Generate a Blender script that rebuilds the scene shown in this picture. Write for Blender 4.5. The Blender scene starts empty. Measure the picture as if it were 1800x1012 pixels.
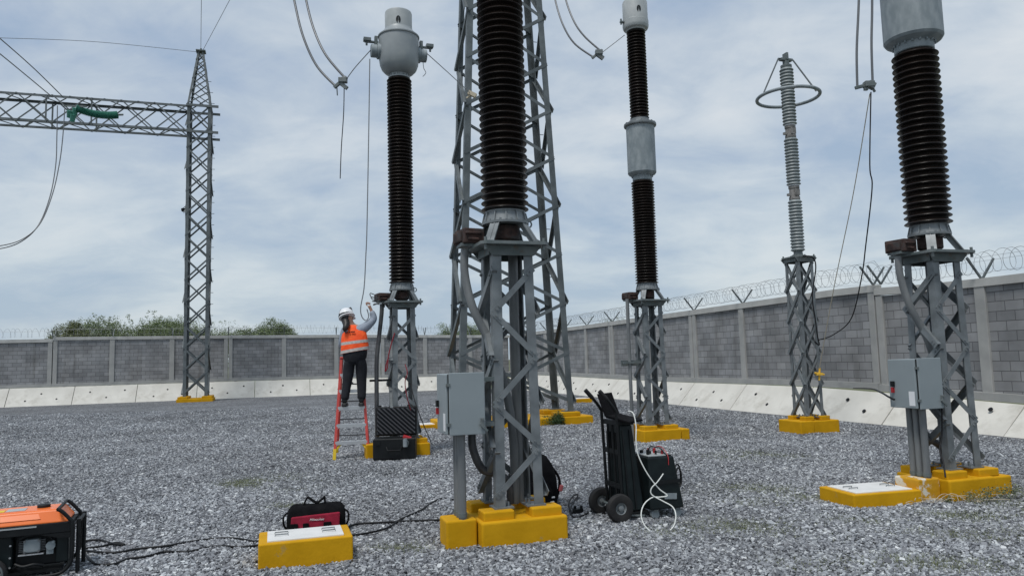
import bpy, math, random
import numpy as np
from mathutils import Matrix, Vector
random.seed(7); rng = np.random.default_rng(7)
R = math.radians
sc = bpy.context.scene; COL = sc.collection
# ------------------------------------------------------------------ camera
PITCH, ROLL, FPX, EYE = 5.5, 1.55, 1300.0, 1.7
CAMM = Matrix.Rotation(R(90+PITCH), 3, 'X') @ Matrix.Rotation(R(-ROLL), 3, 'Z')
cd = bpy.data.cameras.new("camera"); cam = bpy.data.objects.new("camera", cd); COL.objects.link(cam)
cd.sensor_width = 36; cd.lens = FPX/1800*36; cd.clip_end = 6000; cd.clip_start = .05
cam.matrix_world = Matrix.Translation((0, 0, EYE)) @ CAMM.to_4x4()
sc.camera = cam
def at(px, py, Y):
    """world point seen at photograph pixel (px, py) at distance Y along the yard"""
    d = CAMM @ Vector(((px-900)/FPX, -(py-506)/FPX, -1)); t = Y/d.y
    return Vector((d.x*t, Y, EYE+d.z*t))
def gp(px, py, z=0):
    d = CAMM @ Vector(((px-900)/FPX, -(py-506)/FPX, -1)); t = (z-EYE)/d.z
    return Vector((d.x*t, d.y*t, z))
# ------------------------------------------------------------------ light
SUN_EL, SUN_AZ = 64, -150          # azimuth measured from +Y (ahead of the camera) towards +X
w = bpy.data.worlds.new("World"); sc.world = w; w.use_nodes = True
nt = w.node_tree; N = nt.nodes; L = nt.links; N.clear()
out = N.new('ShaderNodeOutputWorld'); bg = N.new('ShaderNodeBackground'); L.new(bg.outputs[0], out.inputs[0])
sky = N.new('ShaderNodeTexSky'); sky.sky_type = 'NISHITA'; sky.sun_disc = False
sky.sun_elevation = R(SUN_EL); sky.sun_rotation = R(SUN_AZ); sky.air_density = 1.2; sky.dust_density = 2.5
def vmath(op, a, b=None):
    n = N.new('ShaderNodeVectorMath'); n.operation = op; L.new(a, n.inputs[0])
    if b is not None:
        if isinstance(b, tuple): n.inputs[1].default_value = b
        else: L.new(b, n.inputs[1])
    return n.outputs[0]
def smath(op, a, b=None, clamp=False):
    n = N.new('ShaderNodeMath'); n.operation = op; n.use_clamp = clamp
    for i, q in enumerate((a, b)):
        if q is None: continue
        if isinstance(q, (int, float)): n.inputs[i].default_value = q
        else: L.new(q, n.inputs[i])
    return n.outputs[0]
tc = N.new('ShaderNodeTexCoord'); dirn = vmath('NORMALIZE', tc.outputs['Generated'])
sx = N.new('ShaderNodeSeparateXYZ'); L.new(dirn, sx.inputs[0])
zz = smath('ADD', smath('MAXIMUM', sx.outputs[2], 0.0), 0.30)
cx = N.new('ShaderNodeCombineXYZ')
L.new(smath('DIVIDE', sx.outputs[0], zz), cx.inputs[0]); L.new(smath('DIVIDE', sx.outputs[1], zz), cx.inputs[1])
def noise(scale, detail, rough, off, dist=0.0):
    n = N.new('ShaderNodeTexNoise'); n.inputs['Scale'].default_value = scale; n.inputs['Detail'].default_value = detail
    n.inputs['Roughness'].default_value = rough; n.inputs['Distortion'].default_value = dist
    L.new(vmath('ADD', vmath('MULTIPLY', cx.outputs[0], (1.0, 1.25, 1)), off), n.inputs['Vector']); return n.outputs['Fac']
def ramp(fac, stops):
    n = N.new('ShaderNodeValToRGB'); L.new(fac, n.inputs[0]); e = n.color_ramp.elements
    for i, (p, c) in enumerate(stops):
        q = e[i] if i < 2 else e.new(p)
        q.position = p; q.color = (*c, 1)
    return n.outputs[0]
n1 = noise(1.9, 8, .54, (3.1, 7.7, 0), .35); n2 = noise(5.2, 9, .6, (11.3, 2.2, 5), .5); n3 = noise(.8, 3, .5, (1.6, 4.0, 9))
mixf = smath('ADD', smath('ADD', smath('MULTIPLY', n1, .70), smath('MULTIPLY', n2, .26)), smath('MULTIPLY', smath('SUBTRACT', n3, .5), .75))
cl = ramp(mixf, [(.36, (.235, .305, .405)), (.43, (.285, .345, .43)), (.49, (.335, .39, .455)), (.56, (.405, .45, .495)), (.66, (.475, .505, .53))])
horf = ramp(sx.outputs[2], [(0.0, (1, 1, 1)), (.30, (0, 0, 0))])
mh = N.new('ShaderNodeMixRGB'); mh.inputs[2].default_value = (.37, .445, .485, 1); L.new(smath('MULTIPLY', horf, .45), mh.inputs[0]); L.new(cl, mh.inputs[1])
skm = vmath('MULTIPLY', sky.outputs[0], (.09, .09, .09))
mx = N.new('ShaderNodeMixRGB'); mx.inputs[0].default_value = .90; L.new(skm, mx.inputs[1]); L.new(mh.outputs[0], mx.inputs[2])
L.new(mx.outputs[0], bg.inputs[0]); bg.inputs[1].default_value = 1.0
sd = bpy.data.lights.new("sun", 'SUN'); so = bpy.data.objects.new("sun", sd); COL.objects.link(so)
sd.energy = 1.5; sd.angle = R(14); sd.color = (1, .97, .93)
sv = Vector((math.sin(R(SUN_AZ))*math.cos(R(SUN_EL)), math.cos(R(SUN_AZ))*math.cos(R(SUN_EL)), math.sin(R(SUN_EL))))
so.rotation_euler = sv.to_track_quat('Z', 'Y').to_euler()
sc.view_settings.view_transform = 'Standard'; sc.view_settings.look = 'None'; sc.view_settings.exposure = 0.58; sc.view_settings.gamma = 1
sc.render.engine = 'CYCLES'; sc.cycles.max_bounces = 5; sc.cycles.diffuse_bounces = 3; sc.cycles.use_denoising = True

# ------------------------------------------------------------------ materials
def mat(name, c1, rough=.6, metal=0.0, c2=None, scale=6.0, detail=4, lo=.4, hi=.62, bump=0.0, bscale=None, bdist=.01, stretch=(1, 1, 1), c3=None, s3=2.0, t3=(.58, .66), spec=.5):
    m = bpy.data.materials.new(name); m.use_nodes = True; t = m.node_tree; n = t.nodes; l = t.links
    b = n['Principled BSDF']; b.inputs['Roughness'].default_value = rough; b.inputs['Metallic'].default_value = metal
    b.inputs['Specular IOR Level'].default_value = spec
    b.inputs['Base Color'].default_value = (*c1, 1)
    tcn = n.new('ShaderNodeTexCoord'); mp = n.new('ShaderNodeMapping'); mp.inputs['Scale'].default_value = stretch
    l.new(tcn.outputs['Object'], mp.inputs[0])
    if c2:
        nz = n.new('ShaderNodeTexNoise'); nz.inputs['Scale'].default_value = scale; nz.inputs['Detail'].default_value = detail
        l.new(mp.outputs[0], nz.inputs['Vector'])
        cr = n.new('ShaderNodeValToRGB'); cr.color_ramp.elements[0].position = lo; cr.color_ramp.elements[1].position = hi
        cr.color_ramp.elements[0].color = (*c1, 1); cr.color_ramp.elements[1].color = (*c2, 1)
        l.new(nz.outputs['Fac'], cr.inputs[0]); res = cr.outputs[0]
        if c3:
            nz3 = n.new('ShaderNodeTexNoise'); nz3.inputs['Scale'].default_value = s3; nz3.inputs['Detail'].default_value = 6
            nz3.inputs['Roughness'].default_value = .65; l.new(mp.outputs[0], nz3.inputs['Vector'])
            cr3 = n.new('ShaderNodeValToRGB'); cr3.color_ramp.elements[0].position = t3[0]; cr3.color_ramp.elements[1].position = t3[1]
            l.new(nz3.outputs['Fac'], cr3.inputs[0]); mm = n.new('ShaderNodeMixRGB'); l.new(cr3.outputs[0], mm.inputs[0]); l.new(res, mm.inputs[1])
            mm.inputs[2].default_value = (*c3, 1); res = mm.outputs[0]
        l.new(res, b.inputs['Base Color'])
    if bump:
        nb = n.new('ShaderNodeTexNoise'); nb.inputs['Scale'].default_value = bscale or scale*4; nb.inputs['Detail'].default_value = 5
        l.new(mp.outputs[0], nb.inputs['Vector']); bp = n.new('ShaderNodeBump'); bp.inputs['Strength'].default_value = bump
        bp.inputs['Distance'].default_value = bdist; l.new(nb.outputs['Fac'], bp.inputs['Height']); l.new(bp.outputs[0], b.inputs['Normal'])
    return m
M = {}
M['galv'] = mat('galvanised_steel', (.132, .147, .153), .5, .25, (.218, .239, .247), 5, 6, .35, .65, .08, 60, .002, c3=(.12, .13, .135), s3=3, t3=(.6, .75))
M['galv_far'] = mat('weathered_galvanised_steel', (.085, .10, .105), .55, .2, (.145, .165, .17), 3, 5, .35, .65)
M['galv_dark'] = mat('dark_galvanised_plate', (.10, .125, .125), .55, .2, (.17, .19, .19), 6, 5, .35, .65, c3=(.12, .09, .06), s3=7, t3=(.62, .72))
M['tank'] = mat('mottled_grey_tank', (.20, .235, .25), .6, .1, (.285, .32, .335), 9, 7, .40, .66, .05, 60, .002, stretch=(1, 1, .5))
M['head'] = mat('pale_grey_head_paint', (.25, .275, .285), .45, .05, (.31, .335, .34), 3, 5, .4, .7, c3=(.33, .35, .34), s3=4, t3=(.55, .8))
M['white_head'] = mat('white_head_paint', (.36, .385, .385), .45, 0, (.44, .46, .455), 4, 5, .4, .7, c3=(.30, .31, .30), s3=5, t3=(.6, .8))
M['brown'] = mat('brown_porcelain', (.008, .006, .005), .3, 0, (.014, .0095, .0075), 3, 3, spec=.35)
M['greyins'] = mat('grey_polymer_sheds', (.20, .23, .235), .5, 0, (.27, .30, .30), 10, 4)
M['rust'] = mat('rusty_brown_metal', (.022, .014, .013), .85, .1, (.07, .036, .028), 12, 6, .4, .6, .2, 50, .003, c3=(.05, .045, .045), s3=6, t3=(.5, .6))
M['cab'] = mat('grey_cabinet_paint', (.235, .272, .285), .45, 0, (.265, .303, .315), 2.5, 5, .35, .7, c3=(.2, .235, .25), s3=5, t3=(.62, .8))
M['pipe'] = mat('grey_conduit', (.13, .14, .145), .5, 0, (.19, .2, .2), 8, 4, stretch=(1, 1, .2))
M['pipe_dark'] = mat('dark_conduit', (.045, .048, .052), .5, 0, (.08, .082, .085), 8, 4)
M['yellow'] = mat('yellow_painted_concrete', (.52, .272, .003), .72, 0, (.60, .318, .006), 4, 6, .38, .66, .3, 24, .008, c3=(.38, .27, .10), s3=6.5, t3=(.64, .72), spec=.18)
M['yellow_worn'] = mat('flaking_yellow_paint', (.53, .270, .003), .75, 0, (.62, .318, .01), 5, 6, .38, .66, .5, 22, .01, c3=(.66, .62, .52), s3=7, t3=(.52, .57))
M['lid'] = mat('pale_concrete_lid', (.62, .62, .60), .75, 0, (.72, .72, .70), 5, 6, .35, .7, .2, 40, .003, c3=(.45, .43, .40), s3=3, t3=(.62, .8))
M['coping'] = mat('light_concrete_coping', (.40, .40, .38), .85, 0, (.50, .50, .475), 2.2, 8, .35, .68, .3, 20, .006, c3=(.30, .29, .27), s3=1.6, t3=(.6, .8))
M['conc'] = mat('pale_concrete_slab', (.55, .535, .485), .8, 0, (.65, .635, .58), 1.3, 8, .35, .68, .3, 18, .006, c3=(.38, .36, .31), s3=1.1, t3=(.56, .8))
M['conc_col'] = mat('grey_concrete_column', (.30, .305, .295), .85, 0, (.38, .38, .365), 2.2, 8, .35, .68, .3, 20, .006, c3=(.25, .25, .23), s3=1.6, t3=(.6, .8))
M['black'] = mat('black_plastic', (.004, .005, .006), .5, 0, (.009, .011, .012), 8, 4, .35, .7, .15, 90, .002, spec=.3)
M['blackgreen'] = mat('dark_green_black_case', (.004, .008, .009), .45, 0, (.008, .014, .015), 6, 4, spec=.3)
M['rubber'] = mat('black_rubber', (.009, .009, .010), .8, 0, (.022, .021, .020), 12, 4, .4, .7, .2, 60, .004)
M['fabric_black'] = mat('black_cloth', (.003, .003, .004), .95, 0, (.008, .008, .009), 12, 5, .4, .7, .6, 60, .008, spec=.15)
M['fabric_red'] = mat('crimson_cloth', (.24, .005, .026), .9, 0, (.32, .010, .038), 12, 4, .4, .7, .4, 60, .005)
M['foam'] = mat('dark_foam', (.065, .068, .075), .95, spec=.1)
M['cable'] = mat('black_cable', (.006, .0065, .008), .55, spec=.3)
M['alu'] = mat('aluminium_conductor', (.16, .165, .17), .45, .6)
M['alu_bright'] = mat('bright_aluminium', (.62, .63, .64), .38, .7)
M['wire'] = mat('thin_grey_wire', (.22, .23, .24), .5, .3)
M['rope'] = mat('tan_rope', (.50, .44, .33), .8)
M['yellow_tape'] = mat('yellow_tape', (.75, .45, .04), .6)
M['red'] = mat('red_fibreglass', (.52, .055, .045), .45, 0, (.60, .075, .06), 5, 4)
M['redpl'] = mat('red_plastic', (.36, .015, .02), .4)
M['yellow_foot'] = mat('yellow_plastic', (.72, .50, .02), .5)
M['orange'] = mat('orange_tank_paint', (.80, .16, .022), .3, 0, (.86, .19, .03), 5, 3, spec=.5)
M['redlead'] = mat('dark_red_rubber', (.22, .012, .022), .5)
M['white'] = mat('white_plastic', (.75, .76, .77), .4)
M['whitehose'] = mat('white_hose', (.72, .74, .70), .45)
M['green_ins'] = mat('green_polymer', (.05, .21, .155), .5, 0, (.07, .26, .195), 8, 3)
M['hose'] = mat('hose_green', (.2, .3, .2), .5)
M['vest'] = mat('hi_vis_orange', (.95, .09, .012), .75, 0, (1.0, .125, .02), 14, 4, .4, .65, .6, 18, .02)
M['reflect'] = mat('silver_reflective', (.50, .46, .42), .35, .2, (.62, .58, .54), 20, 3)
M['shirt'] = mat('blue_grey_shirt', (.27, .31, .37), .9, 0, (.34, .38, .44), 10, 4, .4, .7, .5, 25, .01)
M['pants'] = mat('navy_trousers', (.006, .007, .011), .9, 0, (.012, .014, .02), 10, 4, .4, .7, .6, 25, .01)
M['skin'] = mat('skin', (.42, .23, .16), .55, 0, (.47, .27, .19), 14, 3)
M['hair'] = mat('black_hair', (.008, .006, .005), .5, 0, (.02, .015, .012), 40, 3, stretch=(1, 1, .2))
M['bark'] = mat('bark', (.10, .08, .06), .9, 0, (.16, .13, .10), 8, 5)
M['asph'] = mat('grey_flagstone', (.33, .34, .34), .85, 0, (.42, .43, .43), 5, 6, .35, .7, .3, 30, .004)
M['logo'] = mat('white_print', (.8, .78, .78), .5)
def leafmat(name, a, b):
    m = bpy.data.materials.new(name); m.use_nodes = True; n = m.node_tree.nodes; l = m.node_tree.links; p = n['Principled BSDF']
    at_ = n.new('ShaderNodeAttribute'); at_.attribute_name = 'tone'; cr = n.new('ShaderNodeValToRGB')
    cr.color_ramp.elements[0].color = (*a, 1); cr.color_ramp.elements[1].color = (*b, 1)
    l.new(at_.outputs['Fac'], cr.inputs[0]); l.new(cr.outputs[0], p.inputs['Base Color']); p.inputs['Roughness'].default_value = .6
    return m
M['leaf'] = leafmat('green_leaves', (.075, .105, .04), (.22, .28, .125))
M['leaf_dark'] = leafmat('dark_green_leaves', (.03, .06, .015), (.08, .14, .04))
M['leaf_olive'] = leafmat('olive_leaves', (.07, .09, .03), (.19, .21, .09))
M['grass'] = leafmat('grass_blades', (.08, .105, .045), (.22, .235, .13))

# block wall material (brick node on wall-local x,z)
def blockmat():
    m = bpy.data.materials.new('grey_concrete_blocks'); m.use_nodes = True; t = m.node_tree; n = t.nodes; l = t.links; b = n['Principled BSDF']
    b.inputs['Roughness'].default_value = .9
    tcn = n.new('ShaderNodeTexCoord'); s = n.new('ShaderNodeSeparateXYZ'); l.new(tcn.outputs['Object'], s.inputs[0])
    c = n.new('ShaderNodeCombineXYZ'); l.new(s.outputs[0], c.inputs[0]); l.new(s.outputs[2], c.inputs[1])
    br = n.new('ShaderNodeTexBrick'); l.new(c.outputs[0], br.inputs['Vector']); br.inputs['Scale'].default_value = 1
    br.inputs['Brick Width'].default_value = .40; br.inputs['Row Height'].default_value = .20; br.inputs['Mortar Size'].default_value = .009
    br.inputs['Mortar Smooth'].default_value = .2
    br.inputs['Color1'].default_value = (.20, .206, .213, 1); br.inputs['Color2'].default_value = (.275, .28, .285, 1); br.inputs['Mortar'].default_value = (.105, .107, .11, 1)
    nz = n.new('ShaderNodeTexNoise'); nz.inputs['Scale'].default_value = 1.1; nz.inputs['Detail'].default_value = 7; l.new(tcn.outputs['Object'], nz.inputs['Vector'])
    mr = n.new('ShaderNodeMapRange'); mr.inputs[1].default_value = .3; mr.inputs[2].default_value = .7; mr.inputs[3].default_value = .72; mr.inputs[4].default_value = 1.3
    l.new(nz.outputs['Fac'], mr.inputs[0])
    mu = n.new('ShaderNodeMixRGB'); mu.blend_type = 'MULTIPLY'; mu.inputs[0].default_value = 1; l.new(br.outputs['Color'], mu.inputs[1]); l.new(mr.outputs[0], mu.inputs[2])
    # warm grime patches
    nz2 = n.new('ShaderNodeTexNoise'); nz2.inputs['Scale'].default_value = .45; nz2.inputs['Detail'].default_value = 5; l.new(tcn.outputs['Object'], nz2.inputs['Vector'])
    cr2 = n.new('ShaderNodeValToRGB'); cr2.color_ramp.elements[0].position = .45; cr2.color_ramp.elements[1].position = .65
    l.new(nz2.outputs['Fac'], cr2.inputs[0]); m2 = n.new('ShaderNodeMixRGB'); m2.blend_type = 'MULTIPLY'; m2.inputs[2].default_value = (1.0, .985, .965, 1)
    l.new(cr2.outputs[0], m2.inputs[0]); l.new(mu.outputs[0], m2.inputs[1]); mpz = n.new('ShaderNodeMapping'); mpz.inputs['Scale'].default_value = (3.2, 1, .28); l.new(tcn.outputs['Object'], mpz.inputs[0])
    nz4 = n.new('ShaderNodeTexNoise'); nz4.inputs['Scale'].default_value = 1.0; nz4.inputs['Detail'].default_value = 6; l.new(mpz.outputs[0], nz4.inputs['Vector'])
    cr4 = n.new('ShaderNodeValToRGB'); cr4.color_ramp.elements[0].position = .55; cr4.color_ramp.elements[1].position = .72; l.new(nz4.outputs['Fac'], cr4.inputs[0])
    m4 = n.new('ShaderNodeMixRGB'); m4.blend_type = 'MULTIPLY'; m4.inputs[2].default_value = (.74, .73, .71, 1); l.new(cr4.outputs[0], m4.inputs[0]); l.new(m2.outputs[0], m4.inputs[1])
    l.new(m4.outputs[0], b.inputs['Base Color'])
    nb = n.new('ShaderNodeTexNoise'); nb.inputs['Scale'].default_value = 40; nb.inputs['Detail'].default_value = 4; l.new(tcn.outputs['Object'], nb.inputs['Vector'])
    pass
    ad = n.new('ShaderNodeMath'); ad.operation = 'MULTIPLY_ADD'; ad.inputs[1].default_value = -1.0; l.new(br.outputs['Fac'], ad.inputs[0]); l.new(nb.outputs['Fac'], ad.inputs[2])
    bp = n.new('ShaderNodeBump'); bp.inputs['Strength'].default_value = .5; bp.inputs['Distance'].default_value = .006; l.new(ad.outputs[0], bp.inputs['Height']); l.new(bp.outputs[0], b.inputs['Normal'])
    return m
M['blocks'] = blockmat()

def gravelmats():
    STOPS = [(0, (.05, .053, .06)), (.28, (.148, .154, .168)), (.56, (.268, .28, .297)), (.80, (.42, .44, .455)), (1, (.62, .635, .63))]
    def tint(n, l, colout, vec, k=1.0):
        # damp, dusty and mossy patches a few metres across
        nz = n.new('ShaderNodeTexNoise'); nz.inputs['Scale'].default_value = .38; nz.inputs['Detail'].default_value = 7; nz.inputs['Roughness'].default_value = .62; l.new(vec, nz.inputs['Vector'])
        mr = n.new('ShaderNodeMapRange'); mr.inputs[1].default_value = .3; mr.inputs[2].default_value = .7; mr.inputs[3].default_value = .72*k; mr.inputs[4].default_value = 1.28*k
        l.new(nz.outputs['Fac'], mr.inputs[0]); mu = n.new('ShaderNodeMixRGB'); mu.blend_type = 'MULTIPLY'; mu.inputs[0].default_value = 1
        l.new(colout, mu.inputs[1]); l.new(mr.outputs[0], mu.inputs[2]); return mu.outputs[0]
    m = bpy.data.materials.new('gravel_ground'); m.use_nodes = True; n = m.node_tree.nodes; l = m.node_tree.links; b = n['Principled BSDF']; b.inputs['Roughness'].default_value = .85
    g = n.new('ShaderNodeNewGeometry')
    vo = n.new('ShaderNodeTexVoronoi'); vo.inputs['Scale'].default_value = 26; vo.inputs['Randomness'].default_value = 1; l.new(g.outputs['Position'], vo.inputs['Vector'])
    vo.voronoi_dimensions = '2D'
    s = n.new('ShaderNodeSeparateColor'); l.new(vo.outputs['Color'], s.inputs[0])
    vb = n.new('ShaderNodeTexVoronoi'); vb.inputs['Scale'].default_value = 11; vb.voronoi_dimensions = '2D'; l.new(g.outputs['Position'], vb.inputs['Vector'])
    s2 = n.new('ShaderNodeSeparateColor'); l.new(vb.outputs['Color'], s2.inputs[0])
    mxv = n.new('ShaderNodeMath'); mxv.operation = 'MULTIPLY_ADD'; mxv.inputs[1].default_value = .35; l.new(s2.outputs[0], mxv.inputs[0])
    sc_ = n.new('ShaderNodeMath'); sc_.operation = 'MULTIPLY'; sc_.inputs[1].default_value = .65; l.new(s.outputs[0], sc_.inputs[0]); l.new(sc_.outputs[0], mxv.inputs[2])
    cr = n.new('ShaderNodeValToRGB'); e = cr.color_ramp.elements
    for i, (p, c) in enumerate(STOPS):
        q = e[i] if i < 2 else e.new(p)
        q.position = p; q.color = (*c, 1)
    l.new(mxv.outputs[0], cr.inputs[0]); l.new(tint(n, l, cr.outputs[0], g.outputs['Position'], .62), b.inputs['Base Color'])
    bp = n.new('ShaderNodeBump'); bp.invert = True; bp.inputs['Strength'].default_value = 1; bp.inputs['Distance'].default_value = .035
    l.new(vo.outputs['Distance'], bp.inputs['Height']); l.new(bp.outputs[0], b.inputs['Normal'])
    m2 = bpy.data.materials.new('gravel_stones'); m2.use_nodes = True; n = m2.node_tree.nodes; l = m2.node_tree.links; b = n['Principled BSDF']; b.inputs['Roughness'].default_value = .7
    a = n.new('ShaderNodeAttribute'); a.attribute_name = 'tone'; cr = n.new('ShaderNodeValToRGB'); e = cr.color_ramp.elements
    for i, (p, c) in enumerate(STOPS):
        q = e[i] if i < 2 else e.new(p)
        q.position = p; q.color = (*c, 1)
    g = n.new('ShaderNodeNewGeometry')
    l.new(a.outputs['Fac'], cr.inputs[0]); l.new(tint(n, l, cr.outputs[0], g.outputs['Position']), b.inputs['Base Color'])
    return m, m2
M['gravel'], M['stones'] = gravelmats()
M['field'] = mat('rough_grass_field', (.07, .09, .035), .95, 0, (.14, .14, .07), .4, 8)

# ------------------------------------------------------------------ mesh helpers
def V(*a): return Vector(a)
class MB:
    def __init__(s): s.v = []; s.f = []
    def add(s, vs, fs):
        o = len(s.v); s.v += [tuple(p) for p in vs]; s.f += [tuple(i+o for i in f) for f in fs]; return s
    def hexa(s, p):   # 8 points: bottom 4 ccw, top 4 ccw
        return s.add(p, [(3, 2, 1, 0), (4, 5, 6, 7), (0, 1, 5, 4), (1, 2, 6, 5), (2, 3, 7, 6), (3, 0, 4, 7)])
    def box(s, x0, x1, y0, y1, z0, z1):
        return s.hexa([(x0, y0, z0), (x1, y0, z0), (x1, y1, z0), (x0, y1, z0), (x0, y0, z1), (x1, y0, z1), (x1, y1, z1), (x0, y1, z1)])
    def obox(s, c, size, rot=None):
        c = Vector(c); h = Vector(size)/2; rot = rot or Matrix.Identity(3)
        P = [c + rot @ V(i*h.x, j*h.y, k*h.z) for k in (-1, 1) for i, j in ((-1, -1), (1, -1), (1, 1), (-1, 1))]
        return s.hexa(P)
    def taper(s, c, w0, d0, w1, d1, z0, z1, dx=0, dy=0):
        x, y = c
        return s.hexa([(x+i*w0/2, y+j*d0/2, z0) for i, j in ((-1, -1), (1, -1), (1, 1), (-1, 1))] + [(x+dx+i*w1/2, y+dy+j*d1/2, z1) for i, j in ((-1, -1), (1, -1), (1, 1), (-1, 1))])
    def bar(s, p, q, w_, t, n):
        """flat bar p->q, width w_ across, thickness t along n"""
        p = Vector(p); q = Vector(q); d = (q-p).normalized(); n = Vector(n); n = (n-d*n.dot(d)).normalized(); u = d.cross(n)*w_/2; m = n*t/2
        return s.hexa([p-u-m, p+u-m, p+u+m, p-u+m, q-u-m, q+u-m, q+u+m, q-u+m])
    def angle(s, p, q, wd, t, a, b):
        """L section running p->q, flanges along a and b from the corner line"""
        p = Vector(p); q = Vector(q); a = Vector(a).normalized(); b = Vector(b).normalized()
        prof = [a*0+b*0, a*wd, a*wd+b*t, a*t+b*t, a*t+b*wd, b*wd]
        vs = [p+k for k in prof]+[q+k for k in prof]
        fs = [(i, (i+1) % 6, (i+1) % 6+6, i+6) for i in range(6)] + [(0, 3, 2, 1), (0, 5, 4, 3), (6, 7, 8, 9), (6, 9, 10, 11)]
        return s.add(vs, fs)
    def tube(s, pts, r, n=8, closed=False, cap=True):
        pts = [Vector(p) for p in pts]; k = len(pts); rr = r if isinstance(r, (list, tuple)) else [r]*k
        up = None; vs = []
        for i, p in enumerate(pts):
            a = pts[(i-1) % k] if (closed or i > 0) else p; b = pts[(i+1) % k] if (closed or i < k-1) else p
            d = (b-a).normalized() if (b-a).length > 1e-9 else V(0, 0, 1)
            if up is None:
                up = V(0, 0, 1) if abs(d.z) < .9 else V(1, 0, 0)
            up = (up-d*up.dot(d)).normalized(); sd_ = d.cross(up)
            for j in range(n):
                t = 2*math.pi*j/n; vs.append(p+(up*math.cos(t)+sd_*math.sin(t))*rr[i])
        fs = []
        for i in range(k if closed else k-1):
            for j in range(n):
                a = i*n+j; b = i*n+(j+1) % n; c = ((i+1) % k)*n+(j+1) % n; d2 = ((i+1) % k)*n+j; fs.append((a, d2, c, b))
        if cap and not closed: fs += [tuple(range(n)), tuple(range((k-1)*n+n-1, (k-1)*n-1, -1))]
        return s.add(vs, fs)
    def cyl(s, p, q, r, n=16): return s.tube([p, q], r, n)
    def lathe(s, prof, n=32, c=(0, 0), capb=True, capt=True):
        vs = [(c[0]+r*math.cos(2*math.pi*j/n), c[1]+r*math.sin(2*math.pi*j/n), z) for r, z in prof for j in range(n)]; fs = []
        for i in range(len(prof)-1):
            for j in range(n): fs.append((i*n+j, i*n+(j+1) % n, (i+1)*n+(j+1) % n, (i+1)*n+j))
        if capb: fs.append(tuple(range(n-1, -1, -1)))
        if capt: fs.append(tuple(range((len(prof)-1)*n, len(prof)*n)))
        return s.add(vs, fs)
    def loft(s, secs, n=20):
        """secs: (centre, rx, ry) horizontal ellipses"""
        vs = [(c[0]+rx*math.cos(2*math.pi*j/n), c[1]+ry*math.sin(2*math.pi*j/n), c[2] + (c[3] if len(c) > 3 else 0)*math.cos(2*math.pi*j/n)) for c, rx, ry in secs for j in range(n)]; fs = []
        for i in range(len(secs)-1):
            for j in range(n): fs.append((i*n+j, i*n+(j+1) % n, (i+1)*n+(j+1) % n, (i+1)*n+j))
        fs += [tuple(range(n-1, -1, -1)), tuple(range((len(secs)-1)*n, len(secs)*n))]
        return s.add(vs, fs)
    def xform(s, mtx, start=0):
        s.v[start:] = [tuple(mtx @ Vector(p)) for p in s.v[start:]]; return s
    def build(s, name, m, parent=None, smooth=None, bevel=0, seg=2):
        me = bpy.data.meshes.new(name); me.from_pydata(s.v, [], s.f); me.validate(); me.update()
        me.materials.append(m)
        if smooth:
            me.shade_smooth(); me.set_sharp_from_angle(angle=R(smooth))
        o = bpy.data.objects.new(name, me); COL.objects.link(o)
        if parent: o.parent = parent
        if bevel:
            b = o.modifiers.new('bevel', 'BEVEL'); b.width = bevel; b.segments = seg; b.limit_method = 'ANGLE'; b.angle_limit = R(40)
        return o
def tag(o, label, cat, group=None, kind=None):
    if label: o['label'] = label
    if cat: o['category'] = cat
    if group: o['group'] = group
    if kind: o['kind'] = kind
    return o
def thing(name, label, cat, loc=(0, 0, 0), rz=0, group=None):
    o = bpy.data.objects.new(name, None); COL.objects.link(o); o.location = loc; o.rotation_euler = (0, 0, rz); o.empty_display_size = .3
    return tag(o, label, cat, group)
def copy_tree(o, parent=None):
    c = o.copy(); COL.objects.link(c); c.parent = parent
    for ch in list(o.children): copy_tree(ch, c)
    return c
def spline(pts, n=8, closed=False):
    pts = [Vector(p) for p in pts]; out_ = []; k = len(pts)
    for i in range(k if closed else k-1):
        p0 = pts[(i-1) % k] if (closed or i > 0) else pts[i]; p1 = pts[i]; p2 = pts[(i+1) % k]; p3 = pts[(i+2) % k] if (closed or i < k-2) else p2
        for j in range(n):
            t = j/n; out_.append(.5*((2*p1)+(p2-p0)*t+(2*p0-5*p1+4*p2-p3)*t*t+(3*p1-p0-3*p2+p3)*t**3))
    if not closed: out_.append(pts[-1])
    return out_
YAW = R(17.9)

# ------------------------------------------------------------------ ground
o = MB().add([(-2500, -500, -.06), (2500, -500, -.06), (2500, 4500, -.06), (-2500, 4500, -.06)], [(0, 1, 2, 3)]).build('terrain', M['field']); tag(o, None, None, kind='structure')
# yard sheet bounded by the foot of the two walls
def wl(s, off=-.5): return V(-23.97+.9517*s-.3073*off, 38.55+.3073*s+.9517*off, 0)
def wr(s, off=-.5): return V(-.31+.3073*s+.9517*off, 46.19-.9517*s+.3073*off, 0)
cn = V(-.31, 46.19, 0) + V(-.9517, -.3073, 0)*.6 + V(.3073, -.9517, 0)*.5
xs = np.linspace(-1, 1, 2)
pts = [V(-60, -15, 0), V(25, -15, 0), wr(60), cn, wl(-40)]
o = MB().add(pts, [(0, 1, 2, 3, 4)]).build('gravel_ground', M['gravel']); tag(o, None, None, kind='structure')

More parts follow.
